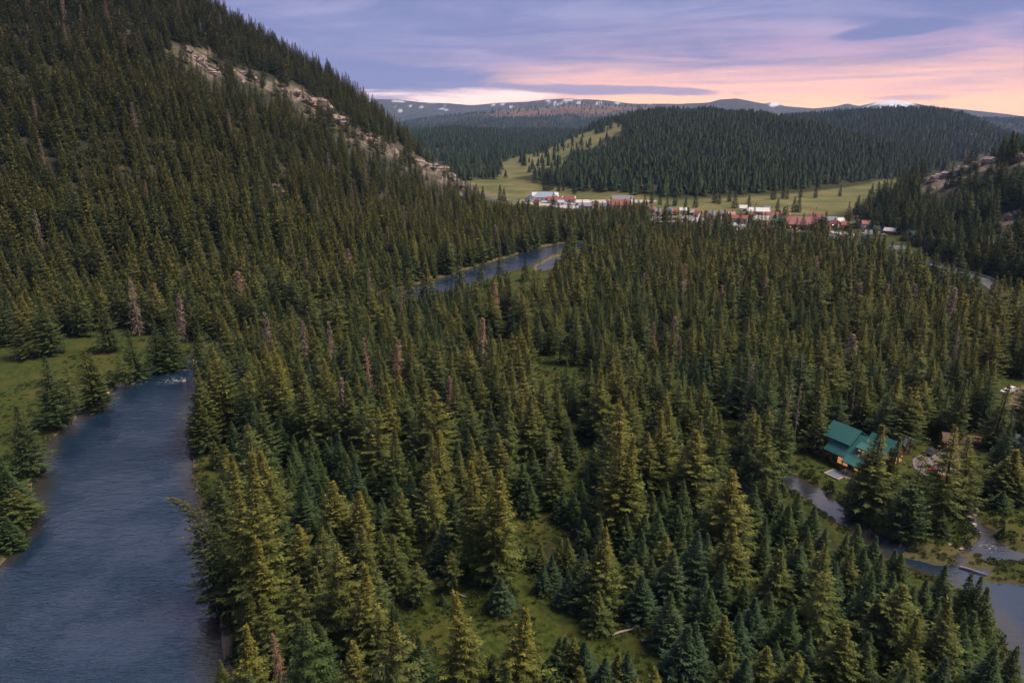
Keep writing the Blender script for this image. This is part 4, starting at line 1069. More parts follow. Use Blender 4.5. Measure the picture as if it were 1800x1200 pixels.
def plant():
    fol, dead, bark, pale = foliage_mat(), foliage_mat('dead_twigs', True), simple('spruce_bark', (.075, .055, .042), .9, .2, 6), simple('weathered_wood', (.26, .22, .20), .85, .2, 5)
    P = {}
    for i in range(5): P['o', i] = (crown_mesh(f'spruce_crown_{i}', fol, R=3.55, cb=(.06, .12, .05, .22, .09)[i], seed=10 + i, step=.34, leaf=.74, width=.115, rough=(.2, .28, .24, .32, .22)[i], thin=(0, .08, .03, .14, 0)[i], power=(1.08, .95, 1.18, 1.02, .88)[i]), trunk_mesh(f'spruce_trunk_{i}', bark, seed=i))
    for i in range(4): P['d', i] = (crown_mesh(f'young_crown_{i}', fol, R=4.7, cb=.03, seed=30 + i, step=.50, leaf=1.1, width=.17, rough=.12, top_tilt=42, low_tilt=-8, power=(1.05, 1.12, .98, 1.08)[i]), trunk_mesh(f'young_trunk_{i}', bark, r=.25, seed=40 + i))
    for i in range(2): P['p', i] = (crown_mesh(f'open_crown_{i}', fol, R=3.6, cb=.33, seed=50 + i, step=.55, leaf=.95, width=.15, rough=.28, thin=.25, power=.85), trunk_mesh(f'open_trunk_{i}', simple('pale_bark', (.14, .105, .085), .9, .2, 5), r=.26, seed=50 + i, twigs=26, cb=.33))
    for i in range(2): P['w', i] = (crown_mesh(f'broad_crown_{i}', fol, R=8.0, cb=.02, seed=60 + i, step=.85, leaf=1.9, width=.36, rough=.12, power=.5, top_tilt=50, low_tilt=0), trunk_mesh(f'broad_trunk_{i}', bark, r=.4, seed=60 + i))
    for i in range(3): P['x', i] = (dead_mesh(f'bare_branches_{i}', dead, R=2.3 + .4 * i, seed=70 + i, dense=(.8, 1.3, 1.0)[i]), trunk_mesh(f'dead_trunk_{i}', pale, r=.24, seed=70 + i))
    P['s', 0] = (dead_mesh('snag_branches', dead, R=1.6, seed=80, dense=.3, cb=.35), trunk_mesh('snag_trunk', pale, r=.26, seed=80))
    nvar = {'o': 5, 'd': 4, 'p': 2, 'w': 2, 'x': 3, 's': 1}
    base = {'o': 'o', 'O': 'o', 'd': 'd', 'b': 'd', 'p': 'p', 'w': 'w', 'x': 'x', 's': 's'}
    R0 = {'o': 3.3, 'd': 4.3, 'p': 3.6, 'w': 8.0, 'x': 2.6, 's': 1.3}
    trees = plan_trees()
    live = [t for t in trees if t.k not in 'xs' and t.vis]
    live.sort(key=lambda t: -t.area * (1.6 if t.hand else 1))
    single = live[:300]; deads = [t for t in trees if t.k in 'xs' and t.hand]
    single_ids = {id(t) for t in single + deads}
    rest = [t for t in trees if id(t) not in single_ids]
    labels = label_trees(single, 'spruce'); labels.update(label_trees(deads, 'dead tree'))
    firsts = {}
    for t in single + deads:
        b = base[t.k]
        if t.k == 'd' and t.H > 13: b = 'o'
        v = int(rng.integers(nvar[b]))
        if (b, v) not in firsts:
            root = thing('dead_tree' if b in 'xs' else 'spruce_tree', labels[id(t)], 'dead tree' if b in 'xs' else 'tree', (t.x, t.y, t.z))
            cm, tm = P[b, v]
            link('branches' if b in 'xs' else 'crown', cm, None, root); link('trunk', tm, None, root)
            firsts[b, v] = root
        else:
            root = dup(firsts[b, v])
        root.location = (t.x, t.y, t.z - .1); sz = t.H / 20; sx = t.wr * t.H / R0[b]
        root.scale = (sx, sx, sz); root.rotation_euler = (rng.normal(0, .042), rng.normal(0, .042), rng.uniform(0, 2 * PI))
        root['label'] = labels[id(t)]; root['category'] = 'dead tree' if b in 'xs' else 'tree'
        root['group'] = 'standing dead trees in the forest' if b in 'xs' else 'spruces in the nearer forest'
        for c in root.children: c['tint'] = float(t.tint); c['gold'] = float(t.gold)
    # the crooked spruce that leans over the river
    x, y = gp(386, 1076); z = gz(x, y)
    root = thing('spruce_tree', 'crooked dark spruce leaning out over the wide river with hooked golden tip', 'tree', (x, y, z), 0, 'spruces in the nearer forest')
    cm = crown_mesh('crooked_crown', fol, H=24, bent=True, R=3.4, cb=.08, seed=91, step=.40, leaf=.85, width=.15, rough=.25, thin=.0, power=.6)
    link('crown', cm, None, root); link('trunk', trunk_mesh('crooked_trunk', bark, H=24, r=.3, seed=91, bent=True), None, root)
    root.rotation_euler = (math.radians(-13), math.radians(-9), 0)
    for c in root.children: c['tint'] = .3; c['gold'] = .55
    # woods
    protos = bpy.data.collections.new('wood_trees')
    names = []

    def proto(nm, me):
        o = bpy.data.objects.new(f'{nm}', me); protos.objects.link(o); names.append(nm)
    for i in range(5): proto(f'wood_a_spruce_{i}', joined(f'wa{i}', *P['o', i]))
    for i in range(4): proto(f'wood_b_young_{i}', joined(f'wb{i}', *P['d', i]))
    for i in range(2): proto(f'wood_c_open_{i}', joined(f'wc{i}', *P['p', i]))
    for i in range(3): proto(f'wood_d_dead_{i}', joined(f'wd{i}', *P['x', i]))
    for i in range(5): proto(f'wood_e_middle_{i}', joined(f'we{i}', crown_mesh(f'wm{i}', fol, R=4.2, cb=.05, seed=100 + i, step=.78, leaf=1.4, width=.27, rough=.17, power=(1.05, .95, 1.15, 1.0, .92)[i], hang=1), P['o', i][1]))
    for i in range(4): proto(f'wood_f_far_{i}', far_mesh(f'wf{i}', [fol], seed=120 + i))
    ng = wood_nodes(protos)

    def arr(v): return np.array([getattr(t, v) for t in rest])
    n = len(rest)
    rr = np.hypot(arr('x'), arr('y')); H = arr('H'); wr = arr('wr')
    kind = np.array([t.k for t in rest])
    pick = np.zeros(n, int); R = np.zeros(n)
    for i, t in enumerate(rest):
        if t.k == 'x': pick[i] = 11 + rng.integers(3); R[i] = 2.6
        elif t.k == 'p' and rr[i] < 420: pick[i] = 9 + rng.integers(2); R[i] = 3.6
        elif rr[i] < 300 and H[i] < 13: pick[i] = 5 + rng.integers(4); R[i] = 4.3
        elif rr[i] < 300: pick[i] = rng.integers(5); R[i] = 3.3
        else: pick[i] = 14 + rng.integers(5); R[i] = 3.8
    sx = wr * H / R
    wood('valley_forest', 'dense spruce forest covering the valley floor', ng, arr('x'), arr('y'), arr('z'), pick, np.stack([sx, sx, H / 20], -1), np.array([t.tint for t in rest]), np.array([t.gold for t in rest]))

    def slope_wood(name, label, hill, s, rmax, hmin, hmax, far, tint, gold, wr=(.17, .22), seed=1, keep=None, dead_p=.02, **kw):
        g, x, y, z, H, px, py = slope_points(hill, s, rmax, hmin, hmax, seed=seed, **kw)
        tx, ty = proj(x, y, z + H * .9); ux, uy = proj(x, y, z + H * .45)
        k = g.random(len(x)) > np.maximum(rock_cover(px, py, x, y), np.maximum(rock_cover(tx, ty, x, y), rock_cover(ux, uy, x, y))) * .86
        if keep is not None: k &= keep(g, x, y, z, px, py)
        k &= g.random(len(x)) < .93 + .75 * np.minimum(0, fbm(x / (s * 5), y / (s * 5), 55, 3) + .12)
        k &= (px > -260) & (px < 2060) & (py > -260)
        x, y, z, H = x[k], y[k], z[k], H[k]; m = len(x)
        R = g.uniform(wr[0], wr[1], m) * H
        pk = 19 + g.integers(0, 4, m) if far else 14 + g.integers(0, 5, m)
        R0_ = np.full(m, 3.6 if far else 3.8)
        ti = np.clip(g.normal(tint, .18, m), 0, 1); go = np.clip(g.normal(gold, .22, m) + .2 * fbm(x / 70, y / 70, 4), 0, 1)
        dd = g.random(m) < dead_p * (1 + 1.5 * fbm(x / 50, y / 50, 6))
        if not far:
            pk = np.where(dd, 11 + g.integers(0, 3, m), pk); R = np.where(dd, R * .75, R); R0_ = np.where(dd, 2.6, R0_); go = np.where(dd, (g.random(m) < .4) * .8, go)
        sx = R / R0_
        wood(name, label, ng, x, y, z, pk, np.stack([sx, sx, H / 20], -1), ti, go)
        return m
    cnt = [n]
    cnt.append(slope_wood('mountain_forest', 'dark conifer forest covering the steep mountainside on the left', LM, 6.4, 1060, 14, 23, False, .2, .7, (.165, .22), seed=2, lo=1.5, over=1.06))
    cnt.append(slope_wood('hillside_forest', 'dark conifer forest on the rocky hillside at the right edge', RH, 6.6, 900, 14, 22, False, .45, .28, (.2, .27), seed=3, lo=1.0, dead_p=.014))

    def ch_keep(g, x, y, z, px, py):
        op = inside(OPEN_SLOPE, px, py)
        tx, ty = proj(x, y, z + 16)
        op |= inside(OPEN_SLOPE, tx, ty)
        return ~op | (g.random(len(x)) < .05 + .3 * (fbm(x / 40, y / 40, 12) > .30))
    cnt.append(slope_wood('hill_forest', 'dense dark conifer wood on the rounded hill behind the village', CH, 8.6, 2000, 13, 22, True, .7, .08, (.28, .40), seed=4, lo=2.5, keep=ch_keep))
    cnt.append(slope_wood('distant_forest', 'bluish conifer wood on the far hill behind the rounded one', SH, 13.5, 3300, 16, 25, True, .8, .02, (.28, .38), seed=5, lo=4))
    cnt.append(slope_wood('ridge_forest', 'bluish conifer wood on the low ridge across the gap', MA, 12, 3000, 15, 24, True, .8, .0, (.27, .36), seed=6, lo=.3))
    cnt.append(slope_wood('plateau_forest', 'patchy far conifer wood below the brown plateau', PLATEAU, 26, 6900, 20, 30, True, .85, .0, (.3, .42), seed=7, lo=6,
        keep=lambda g, x, y, z, px, py: g.random(len(x)) < .95 - .85 * sstep(120, 210, z + 60 * fbm(x / 500, y / 500, 44, 4))))
    print('TREES', cnt, 'single', len(single), len(deads), 'longest label', max(len(v.replace(',', '').split()) for v in labels.values()))
    # lone far trees in the pasture
    pm = crown_mesh('lone_crown', fol, R=4.6, cb=.03, seed=140, step=.95, leaf=1.9, width=.42, rough=.15)
    first = None
    spots = [(1256, 357), (1264, 359), (1282, 355), (1291, 366), (1315, 369), (1359, 351), (1376, 349), (1383, 350), (1407, 347), (1433, 348), (1476, 345), (1531, 348), (957, 335), (964, 336), (970, 334), (982, 337), (990, 336), (1010, 341), (1145, 357), (1160, 360), (1186, 362), (1205, 366), (1222, 365), (1395, 372), (1403, 373), (1366, 372), (879, 352), (886, 354)]
    spots.sort()
    for i, (px, py) in enumerate(spots):
        x, y = gp(px, py); z = gz(x, y)
        if first is None:
            root = first = thing('pasture_spruce', '', 'tree', (x, y, z), 0)
            link('crown', pm, None, root); link('trunk', P['d', 0][1], None, root)
        else: root = dup(first)
        hh = rng.uniform(11, 19); root.location = (x, y, z); root.scale = (hh / 20, hh / 20, hh / 20); root.rotation_euler = (0, 0, rng.uniform(0, 6))
        j = i % 9; row = ('left third', 'middle third', 'right third')[i // 10] if i < 30 else ''
        lo = (i // 10) * 10; nn = min(10, len(spots) - lo)
        root['label'] = f'lone dark spruce in the {row} of the village pasture, {ORD[i - lo]} from left'
        root['group'] = 'lone spruces dotted over the pasture'
        for c in root.children: c['tint'] = .7; c['gold'] = .05
    return fol, ng, trees


# ------------------------------------------------------------------ buildings
M = {}


def mats():
    M['log'] = simple('log_wall', (.23, .105, .05), .75, .2, 2.5); M['teal'] = simple('teal_metal_roof', (.015, .100, .096), .6, .08, .8, .0, spec=.4, seam=1.6)
    M['white'] = simple('white_paint', (.58, .57, .58), .6, .1); M['maroon'] = simple('maroon_metal_roof', (.20, .058, .064), .5, .12, .5, seam=1.0); M['maroon_wall'] = simple('maroon_wall', (.18, .045, .045), .6, .12, .8)
    M['red'] = simple('red_roof', (.235, .068, .055), .6, .15, .6, seam=.8); M['grey'] = simple('grey_shingle', (.20, .21, .24), .7, .12, .8); M['bluegrey'] = simple('blue_grey_metal', (.25, .31, .42), .4, .1, .4, seam=.7)
    M['tan'] = simple('tan_timber', (.42, .20, .10), .7, .15, 1.2); M['green'] = simple('green_roof', (.045, .13, .10), .5, .1, .8); M['blue'] = simple('blue_roof', (.05, .16, .36), .45, .1, .8)
    M['brick'] = simple('brick_red_wall', (.32, .085, .055), .8, .15, 1.5); M['pale'] = simple('pale_wall', (.52, .48, .47), .7, .1, 1); M['dark'] = simple('dark_glass', (.03, .035, .045), .15, .1, 1, spec=.6)
    M['lit'] = simple('lit_window', (.8, .5, .2), .4, .05, 1, emit=(1, .42, .13), estr=.36); M['lamp'] = simple('lamp_glass', (.9, .8, .6), .4, .02, 1, emit=(1, .80, .55), estr=4); M['door'] = simple('door_wood', (.16, .07, .035), .6, .15, 2)
    M['stone'] = simple('stone_paving', (.33, .25, .22), .85, .15, 1.6); M['paving'] = simple('driveway_paving', (.135, .115, .132), .85, .12, .5); M['slate'] = simple('slate_slab', (.10, .13, .17), .6, .1, 1.5)
    M['cedar'] = simple('cedar_shingle', (.11, .07, .05), .85, .2, 1.5)
    M['steel'] = simple('galvanised_steel', (.5, .5, .52), .4, .06, 2, .6); M['black'] = simple('black_paint', (.02, .02, .022), .5, .05, 2)


def at(px, py, z=.2):
    x, y = gp(px, py, z)
    return x, y


def mpp(px, py):
    x, y = gp(px, py); return math.sqrt(x * x + y * y + H0 * H0) / F


def house(name, label, cat, px, py, wpx, d, h, rh, wall, roof, off=0, hip=0.0, nwin=3, lit=0, chimney=False, group=None, doors=1, floors=1):
    x, y = at(px, py); k = mpp(px, py); w = wpx * k
    x2, y2 = x + d / 2 * math.sin(math.atan2(x, y)), y + d / 2 * math.cos(math.atan2(x, y))
    t = thing(name, label, cat, (x2, y2, gz(x2, y2) if py < 409 or px < 1480 else .2), -math.atan2(x, y) + math.radians(off), group)
    X, Y = w / 2, d / 2
    MB().gable(-X, X, -Y, Y, -1.2, h, h + rh).build('wall', M[wall], t)
    r = MB().roof(-X, X, -Y, Y, h, h + rh, .5, .28, hip).build('roof', M[roof], t)
    if chimney: MB().box(X * .35, X * .35 + .9, -.5, .5, h + rh * .4, h + rh + 1.1).build('chimney', M['brick'], r)
    g = random.Random(int(px * 7 + py))
    for f in range(floors):
        zc = h * (f + .5) / floors
        for i in range(nwin):
            cx = -X + w * (i + .75) / (nwin + .5); ww = min(1.6, w / nwin * .28); wh = min(1.3, h / floors * .26)
            MB().box(cx - ww / 2, cx + ww / 2, -Y - .06, -Y + .05, zc - wh / 2, zc + wh / 2).build('window', M['lit'] if i < lit else M['dark'], t)
    for i in range(doors):
        cx = -X + w * (i + .5) / doors + w * .04
        MB().box(cx - .6, cx + .6, -Y - .09, -Y + .04, 0, min(2.2, h * .62)).build('door', M['door'], t)
    return t


def sheet(name, pts, m, label, dz=.06, kind='structure', n=0):
    P = [gp(*p) for p in pts]
    if n: P = smooth_poly(P, True, n)
    z = max(gz(*p) for p in P) + dz
    mb = MB(); mb.poly([(a, b, z) for a, b in P], .5)
    return tag(mb.build(name, m), label, None, None, kind)


def ribbon(name, line, half, m, dz, off=0.0, parent=None, seg=None):
    co, fc = [], []
    L = [np.array(p) for p in line]
    for i, p in enumerate(L):
        d = L[min(i + 1, len(L) - 1)] - L[max(i - 1, 0)]; d = d / np.linalg.norm(d); nn = np.array([-d[1], d[0]])
        zc = max(gz(*(p + nn * s)) for s in (-half, 0, half)) if off == 0 else gz(*p)
        for s in (-half, half):
            q = p + nn * (off + s); co.append((q[0], q[1], zc + dz))
    for i in range(len(L) - 1): fc += [2 * i, 2 * i + 1, 2 * i + 3, 2 * i + 2]
    me = mesh_np(name, np.array(co), np.array(fc), 4)
    return link(name, me, m, parent)


def build_lodge():
    A = np.array(at(1457, 811)); B = np.array(at(1526, 842))
    ux = (B - A); W = np.linalg.norm(ux); ang = math.atan2(ux[1], ux[0])
    W = W + .6
    t = thing('log_lodge', 'log lodge with teal metal roof and lit windows above the creek lawn', 'house', (A[0], A[1], .35), ang)
    D = 9.4; h = 3.9; rh = 3.7
    MB().gable(0, W, 0, D, -1, h, h + rh).build('wall', M['log'], t)
    r = MB().roof(0, W, 0, D, h, h + rh, 1.2, .3).build('roof', M['teal'], t)
    # lower rear wing, its end facing the driveway
    MB().gable(3.2, W - 1, D + .02, D + 5.5, -1, 3.6, 6.0).build('wall', M['log'], t)
    MB().roof(3.2, W - 1, D + .02, D + 5.5, 3.6, 6.0, .5, .25).build('roof', M['teal'], t)
    # upper gable block with its white window towards the woods
    MB().gable(-2.6, 3.4, D * .5 - 3.0, D * .5 + 3.4, 3.0, 6.2, 8.5).build('wall', M['log'], t)
    MB().roof(-2.6, 3.4, D * .5 - 3.0, D * .5 + 3.4, 6.2, 8.5, .9, .28).build('roof', M['teal'], t)
    wf = MB().box(-1.6, .2, D * .5 - 3.12, D * .5 - 2.95, 4.2, 6.0).build('window', M['white'], t)
    MB().box(-1.35, -.05, D * .5 - 3.17, D * .5 - 3.06, 4.4, 5.8).build('pane', M['dark'], wf)
    for i, (y0, z0) in enumerate(((1.2, .7), (4.2, .7), (7.2, .7), (4.0, 4.2))):
        f = MB().box(W - .06, W + .07, y0, y0 + 1.7, z0, z0 + 1.9).build('window', M['door'], t)
        MB().box(W + .02, W + .11, y0 + .12, y0 + 1.58, z0 + .12, z0 + 1.78).build('pane', M['lit'] if i != 2 else M['dark'], f)
    for y0 in (D + 1.0, D + 3.2):
        f = MB().box(W - 1.06, W - .93, y0, y0 + 1.4, .7, 2.5).build('window', M['door'], t)
        MB().box(W - .98, W - .89, y0 + .12, y0 + 1.28, .82, 2.38).build('pane', M['lit'], f)
    # shed dormer with lit band
    dm = MB()
    dm.box(W * .52, W * .92, 1.4, 4.4, h + .4, h + 2.1); dm.build('dormer', M['log'], t)
    MB().poly([(W * .50, .9, h + 2.15), (W * .94, .9, h + 2.15), (W * .94, 5.2, h + 3.5), (W * .50, 5.2, h + 3.5)], .22).build('roof', M['teal'], t)
    for i in range(4):
        x0 = W * .55 + i * W * .09
        f = MB().box(x0, x0 + W * .07, 1.30, 1.42, h + .75, h + 1.75).build('window', M['door'], t)
        MB().box(x0 + .1, x0 + W * .07 - .1, 1.26, 1.34, h + .85, h + 1.65).build('pane', M['lit'], f)
    # porch roof and its posts along the creek front
    MB().poly([(W * .42, -2.6, 2.9), (W + .8, -2.6, 2.9), (W + .8, .3, 4.3), (W * .42, .3, 4.3)], .22).build('porch_roof', M['teal'], t)
    for i in range(5):
        x0 = W * .44 + i * (W * .55) / 4
        MB().tube([(x0, -2.3, -.6), (x0, -2.3, 2.75)], [.16, .14], 8).build('porch_post', M['log'], t)
    MB().box(W * .42, W + .6, -2.7, 0, -.8, .12).build('porch_deck', M['stone'], t)
    for i in range(7):
        x0 = .7 + i * (W - 1.6) / 6.6
        f = MB().box(x0, x0 + 1.5, -.07, .06, .6, 2.5).build('window', M['door'], t)
        MB().box(x0 + .12, x0 + 1.38, -.11, -.02, .72, 2.38).build('pane', M['lit'] if i in (1, 2, 4, 5) else M['dark'], f)
    dr = MB().box(W * .48, W * .48 + 1.1, -.09, .05, .1, 2.3).build('door', M['door'], t)
    MB().tube([(W * .48 + .95, -.14, 1.1), (W * .48 + .95, -.14, 1.3)], [.04, .04], 6).build('handle', M['steel'], dr)
    for i in range(3):
        y0 = 1.5 + i * 2.8
        f = MB().box(-.07, .06, y0, y0 + 1.4, .8, 2.6).build('window', M['door'], t)
        MB().box(-.11, -.02, y0 + .12, y0 + 1.28, .92, 2.48).build('pane', M['lit'] if i < 2 else M['dark'], f)
    # patio slab with pale rim, stone terrace, driveway
    rim = MB(); rim.box(3.2, 7.2, -6.6, -2.9, -.5, .18)
    p = thing('patio', 'dark slate patio slab with pale stone rim in front of the lodge', 'patio', (A[0], A[1], .3), ang)
    rim.build('rim', M['stone'], p); MB().box(3.6, 6.8, -6.2, -3.3, -.4, .24).build('slab', M['slate'], p)
    for i in range(3): MB().box(7.4 + i * .9, 8.25 + i * .9, -4.8, -3.0, -.6, .2 + .12 * i).build('step', M['stone'], p)
    tr = thing('stone_terrace', 'curved low stone terrace wall left of the lodge', 'terrace', (0, 0, 0))
    arc = smooth_poly([gp(*q) for q in ((1423, 789), (1428, 796), (1437, 801), (1448, 802), (1458, 799))], False, 4)
    wl = MB()
    for a, b in zip(arc[:-1], arc[1:]):
        dx, dy = b[0] - a[0], b[1] - a[1]; l = math.hypot(dx, dy); nx, ny = -dy / l * .3, dx / l * .3
        wl.poly([(a[0] - nx, a[1] - ny, 1.25), (b[0] - nx, b[1] - ny, 1.25), (b[0] + nx, b[1] + ny, 1.25), (a[0] + nx, a[1] + ny, 1.25)], 1.6)
    wl.build('wall', M['stone'], tr)
    fl = MB(); fl.poly([(q[0], q[1], .62) for q in arc] + [(*gp(1455, 788), .62), (*gp(1432, 784), .62)], .9); fl.build('paving', M['stone'], tr)
    for i, (px, py, lb) in enumerate([(1447, 792, 'lit lamp post on the curved stone terrace'), (1436, 788, 'short lit lamp post at the far end of the terrace'), (1497, 822, 'lit lamp beside the lodge porch'), (1574, 806, 'lit lamp by the east end of the lodge')]):
        x, y = gp(px, py + 4)
        lp = thing('lamp_post', lb, 'lamp', (x, y, gz(x, y) + .3), 0, 'lamps around the lodge')
        MB().tube([(0, 0, -.5), (0, 0, 2.0)], [.07, .05], 6).build('post', M['black'], lp)
        q = MB(); q.tube([(0, 0, 2.0), (0, 0, 2.08), (0, 0, 2.3), (0, 0, 2.36)], [.06, .17, .15, .04], 8); q.build('lantern', M['lamp'], lp)
    sheet('driveway', DRIVE, M['paving'], 'pale lilac paved driveway court beside the lodge', .07, n=4)
    house('guest_cabin', 'small timber cabin with brown roof by the driveway far side', 'cabin', 1662, 791, 14, 5, 2.3, 1.5, 'log', 'cedar', 20, 0, 2, 1)
    house('garage', 'small grey roofed shed at the east end of the lodge', 'shed', 1583, 800, 15, 5, 2.6, 1.8, 'log', 'grey', -25, 0, 2, 1)
    house('guest_cabin', 'small teal roofed cabin at the right edge beyond the lawn', 'cabin', 1796, 806, 26, 7, 2.6, 2.2, 'log', 'teal', 10, 0, 2, 1)
    for px, py, rz, c, lb in ((1636, 796, .65, 'black', 'black car parked on the lodge driveway'), (1645, 833, 1.7, 'red', 'red car parked at the near edge of the driveway'), (1770, 690, .3, 'white', 'white car on the lane right of the forest, front one'), (1778, 686, .4, 'white', 'white car on the lane right of the forest, rear one')):
        car(px, py, rz, c, lb)


CARS = {}


def car(px, py, rz, colour, label, group='cars around the lodge'):
    x, y = gp(px, py, .3)
    if not CARS:
        cols = {'white': (.75, .75, .76), 'red': (.40, .03, .03), 'black': (.025, .025, .03), 'silver': (.42, .43, .45), 'blue': (.05, .10, .30)}
        for c, v in cols.items():
            CARS[c] = simple('car_paint_' + c, v, .25, .02, 1, .1, spec=.6)
        b = MB()
        prof = [(-2.2, .35), (-2.2, .85), (-1.9, .95), (-1.55, .98), (-1.0, 1.45), (.55, 1.45), (1.1, 1.0), (2.0, .85), (2.25, .7), (2.25, .35)]
        vs = [[b.bm.verts.new((p[0], s * (.86 if p[1] < 1.2 else .70), p[1])) for p in prof] for s in (-1, 1)]
        b.bm.faces.new(vs[0]); b.bm.faces.new(vs[1][::-1])
        for i in range(len(prof)):
            j = (i + 1) % len(prof); b.bm.faces.new((vs[0][i], vs[1][i], vs[1][j], vs[0][j]))
        CARS['body'] = b.mesh('car_body', .04)
        g = MB(); g.poly([(1.07, -.66, 1.06), (1.07, .66, 1.06), (.57, .6, 1.44), (.57, -.6, 1.44)], .03); g.poly([(-1.02, -.6, 1.44), (-1.02, .6, 1.44), (-1.52, .66, 1.03), (-1.52, -.66, 1.03)], .03)
        for s in (-1, 1): g.box(-1.15, .75, s * .79 - .025, s * .79 + .025, 1.04, 1.36)
        CARS['glass'] = g.mesh('car_glass')
        w = MB(); w.tube([(0, -.11, 0), (0, .11, 0)], [.33, .33], 12); CARS['wheel'] = w.mesh('car_wheel')
        q = MB(); q.box(-.03, .03, -.16, .16, -.07, .07); CARS['light'] = q.mesh('car_headlight')
        CARS['glass'].materials.append(M['dark']); CARS['wheel'].materials.append(M['black']); CARS['light'].materials.append(M['white']); CARS['body'].materials.append(CARS['white'])
    t = thing('parked_car', label, 'car', (x, y, gz(x, y) + .12), rz, group)
    b = link('body', CARS['body'], None, t); b.material_slots[0].link = 'OBJECT'; b.material_slots[0].material = CARS[colour]
    link('window', CARS['glass'], None, t)
    for a in (-1.4, 1.4):
        for s in (-.78, .78): link('wheel', CARS['wheel'], None, t, (a, s, .33))
    for s in (-.6, .6): link('headlight', CARS['light'], None, t, (2.25, s, .72))
    return t


def build_village():
    asphalt = simple('road_asphalt', (.085, .085, .095), .75, .15, .4); line = simple('road_paint', (.75, .74, .70), .6, .05); gravel = simple('pale_gravel', (.35, .32, .32), .9, .12, .3)
    rd = tag(ribbon('road', ROAD, 4.3, asphalt, .22), 'paved highway curving through the valley to the village', None, None, 'structure')
    ribbon('road_marking', ROAD, .10, line, .228, 0.0, rd); ribbon('road_marking', ROAD, .09, line, .228, 3.6, rd); ribbon('road_marking', ROAD, .09, line, .228, -3.6, rd)
    for s, lb in ((5.0, 'galvanised guard rail along the far side of the highway'), (-5.0, 'galvanised guard rail along the near side of the highway')):
        sec = ROAD[20:66]
        g = thing('guard_rail', lb, 'guard rail', (0, 0, 0), 0, 'guard rails along the highway')
        L = [np.array(p) for p in sec]; off = []
        for i, p in enumerate(L):
            d = L[min(i + 1, len(L) - 1)] - L[max(i - 1, 0)]; d /= np.linalg.norm(d); off.append(p + np.array([-d[1], d[0]]) * s)
        rl = MB()
        for a, b in zip(off[:-1], off[1:]):
            za, zb = gz(*a), gz(*b)
            d = b - a; d /= np.linalg.norm(d); nn = np.array([-d[1], d[0]]) * .05
            rl.poly([(a[0] - nn[0], a[1] - nn[1], za + 1.15), (b[0] - nn[0], b[1] - nn[1], zb + 1.15), (b[0] + nn[0], b[1] + nn[1], zb + 1.15), (a[0] + nn[0], a[1] + nn[1], za + 1.15)], .45)
        rl.build('rail', M['steel'], g)
        for a in off[::4]: MB().box(a[0] - .08, a[0] + .08, a[1] - .08, a[1] + .08, gz(*a) - .3, gz(*a) + .72).build('post', M['steel'], g)
    for i, (pts, lb) in enumerate([([(916, 352), (972, 353), (1010, 358), (1040, 366), (1010, 368), (960, 362), (918, 357)], 'pale gravel yard before the long blue grey roofed building'), ([(1040, 352), (1142, 352), (1144, 356), (1050, 357)], 'pale strip of gravel road crossing the pasture'),
        ([(1146, 382), (1212, 380), (1240, 386), (1212, 391), (1150, 390)], 'pale gravel parking lot before the red hut'), ([(1262, 398), (1330, 394), (1390, 402), (1380, 406), (1270, 404)], 'pale forecourt below the village shops'),
        ([(1385, 403), (1450, 406), (1500, 411), (1492, 419), (1455, 415), (1390, 409)], 'pale parking lot below the maroon lodge'), ([(1562, 432), (1590, 433), (1592, 439), (1566, 440)], 'bare gravel turnout beside the highway')]):
        sheet('parking_lot', pts, gravel if i < 5 else asphalt, lb, .10 + .012 * i, n=3 if i < 5 else 0)
    B = house
    b = B('lodge_hall', 'long building with blue grey roof and white walls at the pasture edge', 'building', 958, 353, 46, 15, 4.2, 5.0, 'white', 'bluegrey', 4, 8, 7, 2)
    MB().gable(-3, 3, -4, 4, -1, 4.6, 7.2).build('entrance_gable', M['white'], b, loc=(-17.5, -6, 0)).rotation_euler = (0, 0, PI / 2)
    MB().roof(-3, 3, -4, 4, 4.6, 7.2, .5, .28).build('entrance_roof', M['bluegrey'], b, loc=(-17.5, -6, 0)).rotation_euler = (0, 0, PI / 2)
    B('row_house', 'small red roofed white house right of the blue grey roof', 'house', 973, 357, 21, 9, 3.2, 3.4, 'white', 'red', 8, 0, 4, 1, True)
    B('row_house', 'red roofed white house second from the blue grey roof', 'house', 1000, 356, 23, 10, 3.4, 3.2, 'white', 'red', -10, 2, 4, 1)
    B('white_house', 'low white house with pale roof right of the red roofed houses', 'house', 1024, 361, 22, 9, 3.0, 2.4, 'white', 'pale', 5, 0, 4)
    B('white_house', 'white house with grey roof in front of the pale one', 'house', 1030, 368, 24, 10, 3.4, 2.6, 'white', 'grey', -6, 0, 4, 1)
    B('village_inn', 'red roofed inn with white gables among the village trees', 'inn', 1090, 369, 40, 14, 4.6, 5.2, 'white', 'red', 6, 3, 6, 2, True, floors=2)
    B('village_inn', 'grey roofed hall behind the red roofed inn', 'inn', 1094, 361, 34, 10, 5.8, 4.2, 'brick', 'grey', 3, 0, 5)
    B('white_house', 'small white house alone behind the far parking lot', 'house', 1132, 381, 12, 6, 2.8, 2.0, 'white', 'grey', 12, 0, 2)
    B('red_hut', 'narrow red hut at the back of the gravel parking lot', 'hut', 1168, 381, 8, 4, 4.4, 1.8, 'brick', 'red', 0, 0, 1)
    B('red_tower', 'slim red tower with a pointed roof beside the parking lot', 'tower', 1240, 386, 4.2, 2.2, 5.4, 2.4, 'brick', 'red', 0, 0, 1)
    B('roadside_cafe', 'low white roadside building with glowing orange windows', 'cafe', 1281, 403, 22, 8, 3.0, 1.8, 'white', 'pale', 4, 0, 5, 4)
    B('shop', 'white shop with red fascia left of the village centre', 'shop', 1298, 391, 28, 9, 3.4, 2.6, 'white', 'red', -4, 0, 4, 1)
